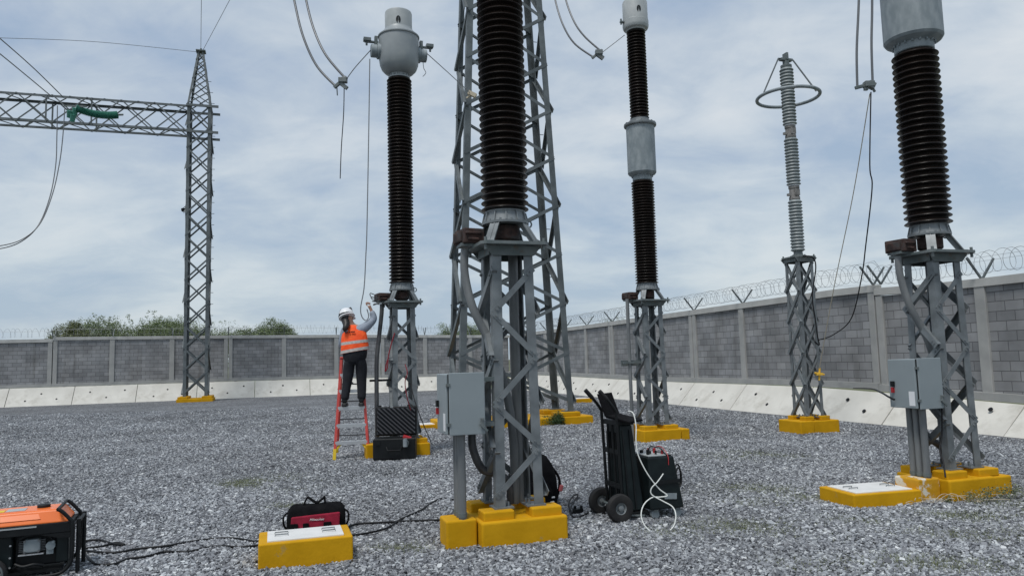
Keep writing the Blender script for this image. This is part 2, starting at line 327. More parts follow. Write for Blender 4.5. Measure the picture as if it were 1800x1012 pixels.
def pymesh(name, verts, faces4, m, tone=None, smooth=False):
    me = bpy.data.meshes.new(name); nv = len(verts); nf = len(faces4); k = faces4.shape[1]
    me.vertices.add(nv); me.vertices.foreach_set('co', verts.astype(np.float32).ravel())
    me.loops.add(nf*k); me.loops.foreach_set('vertex_index', faces4.astype(np.int32).ravel())
    me.polygons.add(nf); me.polygons.foreach_set('loop_start', np.arange(0, nf*k, k, dtype=np.int32)); me.polygons.foreach_set('loop_total', np.full(nf, k, dtype=np.int32))
    me.update(calc_edges=True)
    if tone is not None:
        at_ = me.attributes.new('tone', 'FLOAT', 'POINT'); at_.data.foreach_set('value', tone.astype(np.float32))
    me.materials.append(m); me.shade_flat() if not smooth else me.shade_smooth()
    o = bpy.data.objects.new(name, me); COL.objects.link(o); return o
def stones():
    # distance-dependent scatter over the yard in front of the camera
    P = []
    for y0, y1, dens in ((4.3, 8, 2750), (8, 11, 2100), (11, 15, 1400), (15, 19, 800), (19, 24, 420), (24, 30, 180)):
        nn_ = int(dens*(y1-y0)*(1.52*(y0+y1)/2+2)); y = rng.uniform(y0, y1, nn_); x = rng.uniform(-1, 1, nn_)*(.76*(y0+y1)/2+1)
        ok = np.abs(x) < .76*y+1; P.append(np.c_[x[ok], y[ok]])
    P = np.concatenate(P); n = len(P)
    # keep inside the right wall
    side = (P[:, 0]+.31)*.9517+(P[:, 1]-46.19)*.3073; P = P[side < -1.0]; n = len(P)
    cube = np.array([(-1, -1, -1), (1, -1, -1), (1, 1, -1), (-1, 1, -1), (-1, -1, 1), (1, -1, 1), (1, 1, 1), (-1, 1, 1)], float)
    F = np.array([(3, 2, 1, 0), (4, 5, 6, 7), (0, 1, 5, 4), (1, 2, 6, 5), (2, 3, 7, 6), (3, 0, 4, 7)])
    v = np.repeat(cube[None], n, 0)*np.array([1, .72, .48])
    v *= rng.uniform(.55, 1.15, (n, 8, 3))
    size = rng.lognormal(0, .32, n)*(.0120+.00018*np.maximum(P[:, 1]-12, 0)); v *= size[:, None, None]
    a = rng.uniform(0, 2*np.pi, n); tx = rng.normal(0, .38, n); ty = rng.normal(0, .38, n)
    ca, sa, cx_, sx_, cy_, sy_ = np.cos(a), np.sin(a), np.cos(tx), np.sin(tx), np.cos(ty), np.sin(ty)
    x, y, z = v[..., 0].copy(), v[..., 1].copy(), v[..., 2].copy()
    y, z = y*cx_[:, None]-z*sx_[:, None], y*sx_[:, None]+z*cx_[:, None]
    x, z = x*cy_[:, None]+z*sy_[:, None], -x*sy_[:, None]+z*cy_[:, None]
    x, y = x*ca[:, None]-y*sa[:, None], x*sa[:, None]+y*ca[:, None]
    # gentle undulation of the bed
    und = .008*np.sin(P[:, 0]*2.1+1)*np.cos(P[:, 1]*1.7)+.006*np.sin(P[:, 0]*5.3+P[:, 1]*4.1)
    v = np.stack([x+P[:, 0, None], y+P[:, 1, None], z+(rng.uniform(-.001, .016, n)+und)[:, None]], -1).reshape(-1, 3)
    f = (F[None]+8*np.arange(n)[:, None, None]).reshape(-1, 4)
    tone = np.clip(rng.beta(2.1, 2.2, n)+(rng.random(n) < .02)*.3, 0, 1)
    return tag(pymesh('gravel', v, f, M['stones'], np.repeat(tone, 8)), 'loose grey crushed stone spread over the yard', 'gravel', kind='stuff')
stones()

# ------------------------------------------------------------------ perimeter walls
def lerpz(tab):
    def f(s):
        for (a, za), (b, zb) in zip(tab, tab[1:]):
            if s <= b: return za+(zb-za)*max(0, (s-a))/(b-a)
        return tab[-1][1]
    return f
def wall_run(label, origin, rz, cols, s0, s1, ztop, zbot):
    root = thing('perimeter_wall', label, 'wall', origin, rz, 'perimeter walls')
    edges = []
    for c, dbl in cols:
        edges.append((c-.12 if not dbl else c-.22, c+.12 if not dbl else c+.22, dbl, c))
    prev = s0
    secs = []
    for a, b, dbl, c in edges+[(s1, s1, False, None)]:
        if a-prev > .1:
            m_ = (prev+a)/2; e = 1e-3
            zb0, zb1, zt0, zt1 = zbot(prev+e), zbot(a-e), ztop(prev+e), ztop(a-e)
            MB().hexa([(prev, .02, zb0), (a, .02, zb1), (a, .17, zb1), (prev, .17, zb0), (prev, .02, zt0-.17), (a, .02, zt1-.17), (a, .17, zt1-.17), (prev, .17, zt0-.17)]).build('block_panel', M['blocks'], root)
        prev = b
    for a, b, dbl, c in edges:
        for u0, u1 in ([(a, a+.2), (b-.2, b)] if dbl else [(a, b)]):
            um = (u0+u1)/2
            MB().box(u0, u1, -.035, .19, zbot(um)-.02, ztop(um)-.165).build('column', M['conc_col'], root, bevel=.012)
    # coping and base beam: one length per section between double columns
    cuts = [s0]+[c for a, b, d, c in edges if d]+[s1]
    for a, b in zip(cuts, cuts[1:]):
        e = .006; n = 6; cop = MB(); bas = MB()
        for k in range(n):
            u, v_ = a+e+(b-a-2*e)*k/n, a+e+(b-a-2*e)*(k+1)/n
            zt0, zt1, zb0, zb1 = ztop(u), ztop(v_), zbot(u), zbot(v_)
            cop.hexa([(u, -.05, zt0-.17), (v_, -.05, zt1-.17), (v_, .21, zt1-.17), (u, .21, zt0-.17), (u, -.05, zt0), (v_, -.05, zt1), (v_, .21, zt1), (u, .21, zt0)])
            bas.hexa([(u, -.10, zb0-.16), (v_, -.10, zb1-.16), (v_, .22, zb1-.16), (u, .22, zb0-.16), (u, -.10, zb0), (v_, -.10, zb1), (v_, .22, zb1), (u, .22, zb0)])
        cop.build('coping', M['coping'], root); bas.build('base_beam', M['conc_col'], root)
    return root
LC = [(-5.6, 0), (-2.8, 0), (0, 1), (2.77, 0), (5.68, 0), (8.54, 1), (11.5, 0), (14.4, 0), (16.95, 1), (19.6, 0), (22.4, 0)]
zlt = lerpz([(-30, 3.30), (-.001, 3.40), (0, 3.50), (8.54, 3.455), (14.4, 3.39), (22.4, 3.25), (26, 3.2)])
zlb = lerpz([(-30, 1.08), (0, 1.08), (8.54, 1.08), (14, 1.04), (19.6, .96), (26, .93)])
wall_run('long grey block wall across the back left with pale concrete columns', (-23.97, 38.55, 0), YAW, LC, -16, 24.85, zlt, zlb)
RC = [(1.2, 0), (4, 0), (6.6, 1), (9.3, 0), (12.04, 0), (14.8, 1), (18.1, 0), (21.4, 1), (24.25, 0), (27, 0), (29.7, 1), (32.5, 0), (35.3, 0), (38, 1), (40.8, 0)]
zrt = lerpz([(0, 3.2), (12, 3.2), (21.4, 3.235), (29.69, 3.288), (29.71, 3.15), (32.5, 3.10), (35, 3.09), (60, 3.05)])
zrb = lerpz([(0, .98), (9.7, .96), (19.3, .89), (26, .925), (29.69, .90), (29.71, .86), (33.4, .735), (40, .70), (60, .70)])
wall_run('grey block wall running along the right towards the camera', (-.31, 46.19, 0), YAW-R(90), RC, .1, 46, zrt, zrb)

def slab_bank(origin, rz, seams, zb, wallname):
    ca, sa = math.cos(rz), math.sin(rz)
    for i, (a, b) in enumerate(zip(seams, seams[1:])):
        e = .012; za, zc = zb(a)-.17, zb(b)-.17
        ox, oy = origin[0]+ca*a, origin[1]+sa*a; Ln = b-a
        root = thing('concrete_slab', None, 'slab', (ox, oy, 0), rz, 'sloped slabs at the foot of the walls')
        tlt = random.uniform(-.012, .012)
        y0, y1 = -.86, -.115
        p = [(e, y0, -.08+tlt), (Ln-e, y0, -.08+tlt), (Ln-e, y1, zc), (e, y1, za)]
        nrm = V(0, -.66, -.0)
        q = [(x, y+.09, z-.09) for x, y, z in p]
        MB().add(p+q, [(0, 1, 2, 3), (7, 6, 5, 4), (0, 4, 5, 1), (1, 5, 6, 2), (2, 6, 7, 3), (3, 7, 4, 0)]).build('slab_face', M['conc'], root, bevel=.012)
        hs = [(.28, .35), (.5, .68), (.75, .4)] if i % 2 else [(.25, .68), (.52, .38), (.8, .72)]
        d = (Vector(p[3])-Vector(p[0])); d.normalize(); nn_ = V(0, -d.z, d.y)
        for fx, fy in hs:
            c = Vector(p[0]).lerp(Vector(p[3]), fy)+V(fx*Ln, 0, 0)
            MB().cyl(c-nn_*.01, c+nn_*.012, .046, 10).build('weep_hole', M['black'], root)
        yield root, i
seL = [-10.7+2.95*k for k in range(12)]; seL[-1] = 24.0-.9
LL = {}
for root, i in slab_bank((-23.97, 38.55), YAW, seL, zlb, 'left'):
    LL[i] = root
seR = [.9+2.95*k for k in range(14)]
RR = {}
for root, i in slab_bank((-.31, 46.19), YAW-R(90), seR, zrb, 'right'):
    RR[i] = root
ORD = 'first second third fourth fifth sixth seventh eighth ninth tenth eleventh twelfth thirteenth fourteenth'.split()
def near_desc(i, side):
    if side == 'L':
        D = {3: 'cut by the left edge of the photo', 4: 'second along from the left edge', 5: 'third along from the left edge', 6: 'behind the base of the gantry column', 7: 'just right of the gantry column base',
             8: 'halfway between the gantry column and the ladder', 9: 'seen just left of the ladder', 10: 'seen right behind the ladder and the pedestal beside it'}
        return 'sloped pale concrete slab under the back left wall, '+D.get(i, 'outside the photo, number %s from the far left end' % ORD[i])
    D = {9: 'nearest the camera at the right edge of the photo', 8: 'behind the control cabinet of the right transformer', 7: 'just right of the arrester pedestal', 6: 'behind the arrester pedestal', 5: 'left of the arrester pedestal',
         4: 'right of the voltage transformer with the white head', 3: 'behind the pedestal of the voltage transformer with the white head', 2: 'above the laptop on the trolley', 1: 'just right of the big lattice tower', 0: 'farthest, behind the foot of the big lattice tower'}
    return 'sloped pale concrete slab under the right wall, '+D.get(i, 'outside the photo, %s from the corner' % ORD[i])
for i, r_ in LL.items(): r_['label'] = near_desc(i, 'L')
for i, r_ in RR.items(): r_['label'] = near_desc(i, 'R')

def razor(label, origin, rz, s0, s1, cols, zt, pitch, inn):
    root = thing('razor_wire_fence', label, 'razor wire', origin, rz, 'razor wire on the walls')
    n = int((s1-s0)/pitch*16); pts = []
    ph = 0
    for k in range(n+1):
        s = s0+(s1-s0)*k/n; t = 2*math.pi*k/16
        pts.append((s+.05*math.sin(t*.37), .08+.23*math.sin(t), zt(s)+.33+.23*math.cos(t)+.012*math.sin(t*.21)))
    MB().tube(pts, .0048, 3).build('razor_coil', M['wire'], root)
    pts = [(a, b+.0, c) for a, b, c in pts]
    for yy, hh in ((-.26, .40), (.42, .40), (.08, .12)):
        MB().tube([(s0+(s1-s0)*k/20, yy, zt(s0+(s1-s0)*k/20)+hh) for k in range(21)], .004, 3).build('strand', M['wire'], root)
    for c, d in cols:
        z = zt(c-.01)
        for c2 in ([c-.12, c+.12] if (d and abs(c-29.7) < .1) else [c]):
            b = MB(); b.bar((c2, .08, z-.02), (c2, -.29, z+.43), .04, .035, (1, 0, 0)); b.build('bracket_arm', M['galv_far'], root)
            b = MB(); b.bar((c2, .08, z-.02), (c2, .45, z+.43), .04, .035, (1, 0, 0)); b.build('bracket_arm', M['galv_far'], root)
    return root
razor('coiled razor wire on top of the back left wall', (-23.97, 38.55, 0), YAW, -12, 24.8, [c for c in LC], zlt, .26, 0)
razor('coiled razor wire on V brackets along the right wall', (-.31, 46.19, 0), YAW-R(90), .2, 46, RC, zrt, .22, 0)

# ------------------------------------------------------------------ trees beyond the wall
def leaves(cent, rad, n, size, mname, parent, name='crown', squash=.8):
    cent = np.array(cent); k = len(cent); rad = np.array(rad)
    idx = rng.choice(k, n, p=rad**2/np.sum(rad**2)); d = rng.normal(size=(n, 3)); d /= np.linalg.norm(d, axis=1)[:, None]
    r = rad[idx]*rng.random(n)**.6*1.25; p = cent[idx]+d*r[:, None]*np.array([1, 1, squash])
    p += rng.normal(0, .06, (n, 3))*rad[idx][:, None]
    a = rng.normal(size=(n, 3)); a /= np.linalg.norm(a, axis=1)[:, None]; b = np.cross(a, rng.normal(size=(n, 3))); b /= np.linalg.norm(b, axis=1)[:, None]
    s = size*rng.uniform(.5, 1.3, n)[:, None]
    v = np.stack([p-a*s, p+b*s*.5, p+a*s, p-b*s*.5], 1).reshape(-1, 3)
    f = np.arange(n*4).reshape(-1, 4); ct = rng.random(k)*.5; tone = np.clip(ct[idx]+rng.random(n)*.5, 0, 1)
    o = pymesh(name, v, f, M[mname], np.repeat(tone, 4)); o.parent = parent; return o
def tree(x, y, h, w_, lab, mname='leaf', dens=1.0, wild=False):
    root = thing('tree', lab, 'tree', (x, y, 0), random.uniform(0, 6), 'trees beyond the wall')
    tr = MB(); tr.tube([(0, 0, 0), (.06, .03, h*.2), (-.05, .05, h*.42), (.05, 0, h*.65)], [.14, .11, .08, .03], 8)
    tips = []
    for k in range(9):
        a = k*2.4+random.random(); z0 = h*random.uniform(.2, .5); r = w_*random.uniform(.25, .5); z1 = min(h*.97, z0+h*random.uniform(.2, .5))
        tr.tube([(0, 0, z0), (r*.5*math.cos(a), r*.5*math.sin(a), z0+(z1-z0)*.6), (r*math.cos(a), r*math.sin(a), z1)], [.05, .035, .012], 5); tips.append((r*math.cos(a), r*math.sin(a), z1))
    tr.build('trunk', M['bark'], root, smooth=50)
    cs = []; rs = []
    for t in tips:
        for q in range(4 if not wild else 3):
            cs.append((t[0]+random.gauss(0, w_*.10), t[1]+random.gauss(0, w_*.10), t[2]-random.uniform(-.05, .35)*h*.5)); rs.append(w_*random.uniform(.07, .15))
    for q in range(30):
        a = random.random()*6.28; r = w_*.5*random.random()**.5; cs.append((r*math.cos(a), r*math.sin(a), h*(.93-.5*(r/w_)-random.random()*.4))); rs.append(w_*random.uniform(.06, .14))
    if wild:
        for q in range(22):
            a = random.random()*6.28; r = w_*.5*random.random()**.5; z = h*random.uniform(.84, 1.04)
            for u in range(2): cs.append((r*math.cos(a)+random.gauss(0, .05), r*math.sin(a), z-u*.14)); rs.append(.12-.03*u)
    for q in range(46):
        a = random.random()*6.28; f_ = random.random()**.5; r = w_*.52*f_; cs.append((r*math.cos(a), r*math.sin(a), h*(.70+(.26*(1-f_*f_))*random.random()))); rs.append(w_*random.uniform(.10, .20))
    cs += [(0, 0, h*.74), (w_*.25, 0, h*.72), (-w_*.25, 0, h*.72)]; rs += [w_*.34, w_*.26, w_*.26]
    leaves(cs, rs, int(20000*dens), .043, mname, root)
TR = [(112, 48, 4.75, 2.2, 'olive rounded tree above the back left wall, leftmost of the trees', 'leaf_olive', 1, 0), (130, 47.4, 5.1, 1.7, 'olive green bushy tree top second from the left above the wall', 'leaf_olive', 1, 0),
      (165, 50, 5.25, 3.0, 'sparse tree with see-through crown, third from the left above the wall', 'leaf', .8, 1), (192, 51, 5.3, 2.2, 'thin leafed tree rising just left of the gap before the gantry column', 'leaf', .7, 1),
      (225, 50, 4.85, 2.6, 'low loose green tree left of the gantry column', 'leaf', .8, 1), (285, 49, 5.25, 3.2, 'spiky dense tree just left of the gantry column', 'leaf', 1.3, 1),
      (318, 50.5, 5.2, 3.0, 'wispy tree directly behind the gantry column', 'leaf', 1, 1), (372, 51, 4.75, 3.2, 'low green bush top just right of the gantry column', 'leaf', .8, 1),
      (415, 50, 4.6, 2.6, 'small dark bush top between the gantry column and the round tree', 'leaf', .8, 0), (440, 50, 4.55, 1.6, 'smallest green bush top beside the round tree', 'leaf', .6, 0),
      (480, 50, 5.15, 2.5, 'round compact tree at the right end of the row above the wall', 'leaf', 1.3, 0), (505, 50.5, 4.4, 1.7, 'low shoulder of foliage right of the round tree', 'leaf', .5, 0),
      (836, 58, 4.9, 2.6, 'green tree top seen through the left side of the big lattice tower', 'leaf', 1, 0), (1075, 60, 4.7, 3.0, 'faint tree top behind the razor wire right of the big tower', 'leaf_olive', .9, 1),
      (255, 51, 4.6, 1.8, 'low scrubby bush top filling the gap left of the spiky tree', 'leaf_olive', .6, 1), (795, 56, 4.6, 2.2, 'tree top just left of the big lattice tower', 'leaf', .7, 0)]
for px, Y, h, ww, lab, mn, dn, wild in TR:
    p = gp(px, 700); p = Vector((p.x/p.y*Y, Y, 0)); tree(p.x, Y, h, ww, lab, mn, dn, bool(wild))

# ------------------------------------------------------------------ lattice builders
def face_braces(root, A, B, zs, style, w_, t, m, nrm, flare=0.0):
    """A(z), B(z): the two leg corner lines of one face"""
    for k, (z0, z1) in enumerate(zip(zs, zs[1:])):
        nv = Vector(nrm)
        prs = [(A(z0), B(z1)), (B(z0), A(z1))] if style == 'X' else ([(A(z0), B(z1))] if k % 2 == 0 else [(B(z0), A(z1))])
        for j, (p, q) in enumerate(prs):
            off = nv*(t*.6 if j == 0 else -(w_*.0+t*.6+.012))
            p = Vector(p)+off; q = Vector(q)+off
            if p.z > q.z: q += nv*flare
            else: p += nv*flare
            b = MB(); b.bar(p, q, w_, t, nv)
            d = (q-p).normalized(); u = d.cross(nv).normalized(); e = u*(w_/2-t/2)-nv*(w_*.35)
            b.bar(p+e, q+e, t, w_*.7, nv)
            if style == 'Z' and w_ < .07 and w_ > .052:
                for end, sg in ((p, 1), (q, -1)):
                    for kk in (.045, .085): b.cyl(end+d*sg*kk+nv*t*.3, end+d*sg*kk+nv*(t*.5+.012), .0115, 6)
            b.build('brace', m, root)
def corner_fn(sx_, sy_, hx, hy):
    return lambda z: V(sx_*hx(z), sy_*hy(z), z)

# big lattice tower behind the foreground transformer
def big_tower():
    root = thing('lattice_tower', 'tall tapering lattice tower right behind the foreground transformer, cropped by the photo top', 'tower', (-.12, 19.6, 0), YAW)
    hx = lambda z: 1.55-.044*z; hy = lambda z: .60-.008*z
    zt = 15.5; zb = .33
    for sx_ in (-1, 1):
        for sy_ in (-1, 1):
            c = corner_fn(sx_, sy_, hx, hy); b = MB(); b.angle(c(zb), c(zt), .16, .016, (-sx_, 0, 0), (0, -sy_, 0)); b.box(*(sorted((c(zb).x+sx_*.03, c(zb).x-sx_*.26))), *(sorted((c(zb).y+sy_*.03, c(zb).y-sy_*.26))), zb-.02, zb); b.build('leg', M['galv_far'], root)
    zs = [.55+1.30*k for k in range(12)]
    for sy_ in (-1, 1):
        face_braces(root, corner_fn(-1, sy_, hx, hy), corner_fn(1, sy_, hx, hy), zs, 'X', .085, .01, M['galv_far'], (0, sy_, 0))
    for sx_ in (-1, 1):
        face_braces(root, corner_fn(sx_, -1, hx, hy), corner_fn(sx_, 1, hx, hy), zs, 'Z', .12, .012, M['galv_far'], (sx_, 0, 0), .07)
    # step bolts up two legs
    for k in range(22):
        z = 2.6+k*.45
        MB().cyl((hx(z)-.05, -hy(z)+.04, z), (hx(z)-.05, -hy(z)-.0, z), .009, 6).build('step_bolt', M['galv_far'], root) if k % 3 else MB().cyl((hx(z), hy(z)-.06, z), (hx(z)+.14, hy(z)-.06, z), .01, 6).build('step_bolt', M['galv_far'], root)
    return root
big_tower()
f = thing('tower_footing', 'long yellow concrete footing under the big lattice tower', 'footing', (-.12, 19.6, 0), YAW, 'yellow footings')
b = MB(); b.box(-1.98, 1.98, -.84, .84, -.05, .2); b.build('footing_slab', M['yellow'], f, bevel=.03)
for sx_ in (-1, 1):
    for sy_ in (-1, 1):
        MB().box(sx_*1.33-.32, sx_*1.33+.32, sy_*.52-.26, sy_*.52+.26, .2, .31).build('pad', M['yellow'], f, bevel=.02)

# gantry column + beam at the left
GX = thing('gantry_column', 'tall slim lattice column with pointed peak standing before the back left wall', 'tower', (-16.32, 38.2, 0), YAW)
h_ = .58
hx = lambda z: h_
for sx_ in (-1, 1):
    for sy_ in (-1, 1):
        b = MB(); b.angle((sx_*h_, sy_*h_, .25), (sx_*h_, sy_*h_, 15.45), .15, .015, (-sx_, 0, 0), (0, -sy_, 0)); b.angle((sx_*h_, sy_*h_, 15.45), (sx_*.15, sy_*.15, 18.5), .1, .012, (-sx_, 0, 0), (0, -sy_, 0)); b.build('leg', M['galv_far'], GX)
zs = [.4+1.155*k for k in range(14)]
for sy_ in (-1, 1): face_braces(GX, corner_fn(-1, sy_, hx, hx), corner_fn(1, sy_, hx, hx), zs, 'X', .075, .01, M['galv_far'], (0, sy_, 0))
for sx_ in (-1, 1): face_braces(GX, corner_fn(sx_, -1, hx, hx), corner_fn(sx_, 1, hx, hx), zs, 'Z', .10, .012, M['galv_far'], (sx_, 0, 0), .07)
pk = lambda z: h_+(.15-h_)*(z-15.45)/3.05
zs = [15.45, 16.2, 16.9, 17.5, 18.0, 18.45]
for sy_ in (-1, 1): face_braces(GX, corner_fn(-1, sy_, pk, pk), corner_fn(1, sy_, pk, pk), zs, 'X', .05, .008, M['galv_far'], (0, sy_, 0))
for sx_ in (-1, 1): face_braces(GX, corner_fn(sx_, -1, pk, pk), corner_fn(sx_, 1, pk, pk), zs, 'Z', .05, .008, M['galv_far'], (sx_, 0, 0))
b = MB(); b.box(-.24, .24, -.24, .24, 18.5, 18.56); b.cyl((0, 0, 18.56), (0, 0, 18.7), .05); b.build('peak_cap', M['galv_dark'], GX)
for z in (13.95, 15.35):
    b = MB(); b.box(-.62, .95, -h_-.10, -h_-.03, z-.06, z+.06); b.box(-.62, .95, h_+.03, h_+.10, z-.06, z+.06); b.build('bearer', M['galv_far'], GX)
for k in range(24):
    z = 3.2+k*.6
    if z < 18: MB().cyl((h_ if z < 15.4 else pk(z), h_*.4, z), ((h_ if z < 15.4 else pk(z))+.16, h_*.4, z), .014, 5).build('step_bolt', M['galv_far'], GX)
cm = thing('dome_camera', 'small dark dome camera bracketed to the left of the gantry column', 'camera', (0, 0, 0), 0)
p = at(322, 368, 37.6)
MB().tube([p+V(.35, 0, .12), p+V(.05, 0, .12), p+V(0, 0, .05)], .02, 6).build('bracket', M['galv_far'], cm)
b = MB(); b.lathe([(.0, -.14), (.07, -.11), (.10, -.04), (.10, .04), (.04, .07)], 14); b.xform(Matrix.Translation(p)); b.build('camera_dome', M['black'], cm, smooth=40)
ff = thing('gantry_footing', 'small yellow footing under the slim gantry column', 'footing', (-16.32, 38.2, 0), YAW, 'yellow footings')
MB().box(-.85, .85, -.85, .85, -.05, .16).build('footing_slab', M['yellow'], ff, bevel=.02)
for sx_ in (-1, 1):
    for sy_ in (-1, 1): MB().box(sx_*.56-.24, sx_*.56+.24, sy_*.56-.24, sy_*.56+.24, .16, .27).build('pad', M['yellow'], ff, bevel=.015)
# beam
GB = thing('gantry_beam', 'horizontal lattice beam reaching in from the left edge to the gantry column', 'beam', (-16.32, 38.2, 0), YAW)
z0, z1, x0, x1, hb = 13.95, 15.37, -16.0, -.58, .56
for sy_ in (-1, 1):
    for z in (z0, z1):
        b = MB(); b.angle((x0, sy_*hb, z), (x1, sy_*hb, z), .12, .014, (0, -sy_, 0), (0, 0, 1 if z == z0 else -1)); b.build('chord', M['galv_far'], GB)
npan = 10; xs_ = [x0+(x1-x0)*k/npan for k in range(npan+1)]
for sy_ in (-1, 1):
    for k in range(npan):
        for (pa, pb) in (((xs_[k], z0), (xs_[k+1], z1)), ((xs_[k], z1), (xs_[k+1], z0))):
            b = MB(); b.bar((pa[0], sy_*(hb+.01), pa[1]), (pb[0], sy_*(hb+.01), pb[1]), .06, .03, (0, 1, 0)); b.build('brace', M['galv_far'], GB)
for zc in (z0, z1):
    for k in range(2*npan):
        u = x0+(x1-x0)*k/(2*npan); v_ = x0+(x1-x0)*(k+1)/(2*npan); s_ = 1 if k % 2 else -1
        b = MB(); b.bar((u, -s_*hb, zc), (v_, s_*hb, zc), .055, .03, (0, 0, 1)); b.build('brace', M['galv_far'], GB)
for xp in (-5.0, -7.0, -11.5):
    for sy_ in (-1, 1):
        MB().bar((xp, sy_*hb, z0), (xp, sy_*hb, z1), .07, .05, (0, 1, 0)).build('post', M['galv_far'], GB)
# green insulator string
gi = thing('insulator_string', 'green polymer insulator string sagging against the lattice beam', 'insulator')
A_, B_ = at(133, 190, 32.9), at(207, 202, 33.9)
pts = []; rr = []
mid = (A_+B_)/2+V(0, 0, -.28)
n = 90
for k in range(n+1):
    t = k/n; p = A_*(1-t)**2+mid*2*t*(1-t)+B_*t*t; pts.append(p); rr.append(.19 if k % 2 else .14)
MB().tube(pts, rr, 10).build('sheds', M['green_ins'], gi, smooth=30)
b = MB()
for dx, dz in ((0, 0), (-.25, -.12), (-.1, -.3)):
    b.tube([A_+V(dx, 0, dz), A_+V(dx-.1, .1, dz-.3)], [.13, .10], 10)
b.build('grading_fitting', M['green_ins'], gi, smooth=40)
b = MB(); b.bar(A_+V(-.55, 0, .12), A_+V(.5, 0, .05), .07, .05, (0, 1, 0)); b.build('yoke_plate', M['galv_dark'], gi); MB().bar(A_+V(-.5, .1, -.02), A_+V(.3, .1, -.1), .06, .05, (0, 1, 0)).build('link_plate', M['galv_dark'], gi); MB().cyl(B_, B_+V(.25, 0, 0), .05, 8).build('end_fitting', M['galv_dark'], gi)

# ------------------------------------------------------------------ overhead conductors
def line(name, lab, cat, pts, r, m, n=7, grp=None, seg=8):
    o = MB().tube(spline(pts, seg), r, n).build(name, m, None, smooth=60); return tag(o, lab, cat, grp)
line('overhead_conductor', 'upper dark conductor coming down from the left edge to the lattice beam', 'wire', [at(-60, 18, 24), at(0, 68, 27.5), at(60, 121, 30.5), at(112, 172, 33)], .022, M['alu'], grp='conductors to the lattice beam')
line('overhead_conductor', 'lower dark conductor coming down from the left edge to the lattice beam', 'wire', [at(-60, 48, 24), at(0, 95, 27.5), at(50, 136, 30.5), at(92, 171, 33)], .022, M['alu'], grp='conductors to the lattice beam')
line('jumper_cable', 'grey jumper loop hanging from the beam, the inner one of the pair', 'wire', [at(101, 186, 32.8), at(100, 240, 32.6), at(98, 290, 32.4), at(88, 345, 32), at(68, 395, 31.5), at(38, 424, 31), at(0, 437, 30.5), at(-50, 440, 30)], .022, M['alu'], grp='jumper loops')
line('jumper_cable', 'grey jumper loop hanging from the beam, the outer one of the pair', 'wire', [at(114, 190, 32.8), at(110, 245, 32.6), at(104, 290, 32.4), at(92, 342, 32), at(71, 392, 31.5), at(40, 420, 31), at(0, 432, 30.5), at(-50, 435, 30)], .022, M['alu'], grp='jumper loops')
line('shield_wire', 'thin wire running from the left edge to the column peak', 'wire', [at(-60, 66, 30), at(0, 67, 31), at(170, 74, 34), at(350, 92, 38.2)], .012, M['wire'], grp='shield wires')
line('shield_wire', 'thin vertical wire rising from the column peak out of the photo', 'wire', [at(353, 92, 38.2), at(354, 0, 30), at(355, -60, 27)], .012, M['wire'], grp='shield wires')
line('shield_wire', 'thin wire slanting up to the right from the column peak', 'wire', [at(356, 90, 38.2), at(404, 0, 33), at(430, -50, 30)], .012, M['wire'], grp='shield wires')
# pair by the left transformer
def conductor_pair(lab, A1, A2, clamp, r):
    root = thing('busbar_dropper', lab, 'conductor', (0, 0, 0), 0, 'twin droppers hanging from above')
    for A in (A1, A2): MB().tube(spline(A, 10), r, 9).build('conductor', M['alu'], root, smooth=60)
    a, c = Vector(A1[-1]), Vector(A2[-1]); ax = (c-a).normalized()
    b = MB(); b.bar(a-ax*.04, c+ax*.04, r*2.8, r*2.2, (0, 1, 0)); mid = a.lerp(c, .75)
    b.obox(mid, (.16, .12, .10)); b.build('clamp', M['galv_dark'], root, bevel=.01)
    return root
r1 = conductor_pair('twin curved dropper ending in a clamp left of the transformer with the pale head', [at(510, -40, 14.5), at(517, 0, 14.4), at(532, 62, 14.2), at(556, 115, 14.1), at(590, 152, 14.0)], [at(532, -40, 14.6), at(538, 0, 14.5), at(551, 50, 14.3), at(572, 96, 14.1), at(607, 138, 14.0)], None, .024)
b = MB(); q = at(604, 148, 14.0); b.bar(q+V(-.08, 0, .03), q+V(.07, 0, -.09), .07, .06, (0, 1, 0)); b.tube([at(592, 152, 14), at(593, 168, 14)], .012, 5); b.build('terminal_lug', M['galv_dark'], r1)
line('test_rope', 'short dark cord hanging free below the left dropper clamp', 'rope', [at(605, 152, 14), at(604, 200, 14), at(600, 260, 14), at(598, 314, 14)], .009, M['cable'])
r2 = conductor_pair('twin curved dropper ending in a clamp beside the white headed transformer', [at(974, -20, 15.8), at(977, 5, 15.7), at(990, 45, 15.5), at(1010, 77, 15.4), at(1043, 101, 15.3)], [at(992, -20, 15.8), at(996, 5, 15.7), at(1010, 40, 15.5), at(1028, 65, 15.4), at(1056, 90, 15.3)], None, .020)
b = MB(); q = at(1052, 98, 15.3); b.bar(q+V(-.05, 0, .05), q+V(.1, 0, -.07), .08, .07, (0, 1, 0)); b.build('terminal_lug', M['galv_dark'], r2)
line('test_wire', 'thin wire from the right dropper clamp up to the white head', 'wire', [at(1058, 93, 15.3), at(1098, 62, 15.2)], .008, M['wire'])
r3 = conductor_pair('straight twin dropper with a horizontal clamp between arrester and right transformer', [at(1511, -40, 12), at(1509, 20, 12), at(1506, 90, 12), at(1507, 154, 12)], [at(1533, -40, 12), at(1533, 20, 12), at(1532, 80, 12), at(1534, 147, 12)], None, .020)
b = MB(); q = at(1531, 150, 12); b.obox(q, (.12, .1, .10), Matrix.Rotation(.5, 3, 'Y')); b.bar(q, at(1538, 162, 12), .03, .03, (0, 1, 0)); b.obox(at(1522, 156, 12), (.06, .05, .06)); b.build('terminal_lug', M['galv_dark'], r3)
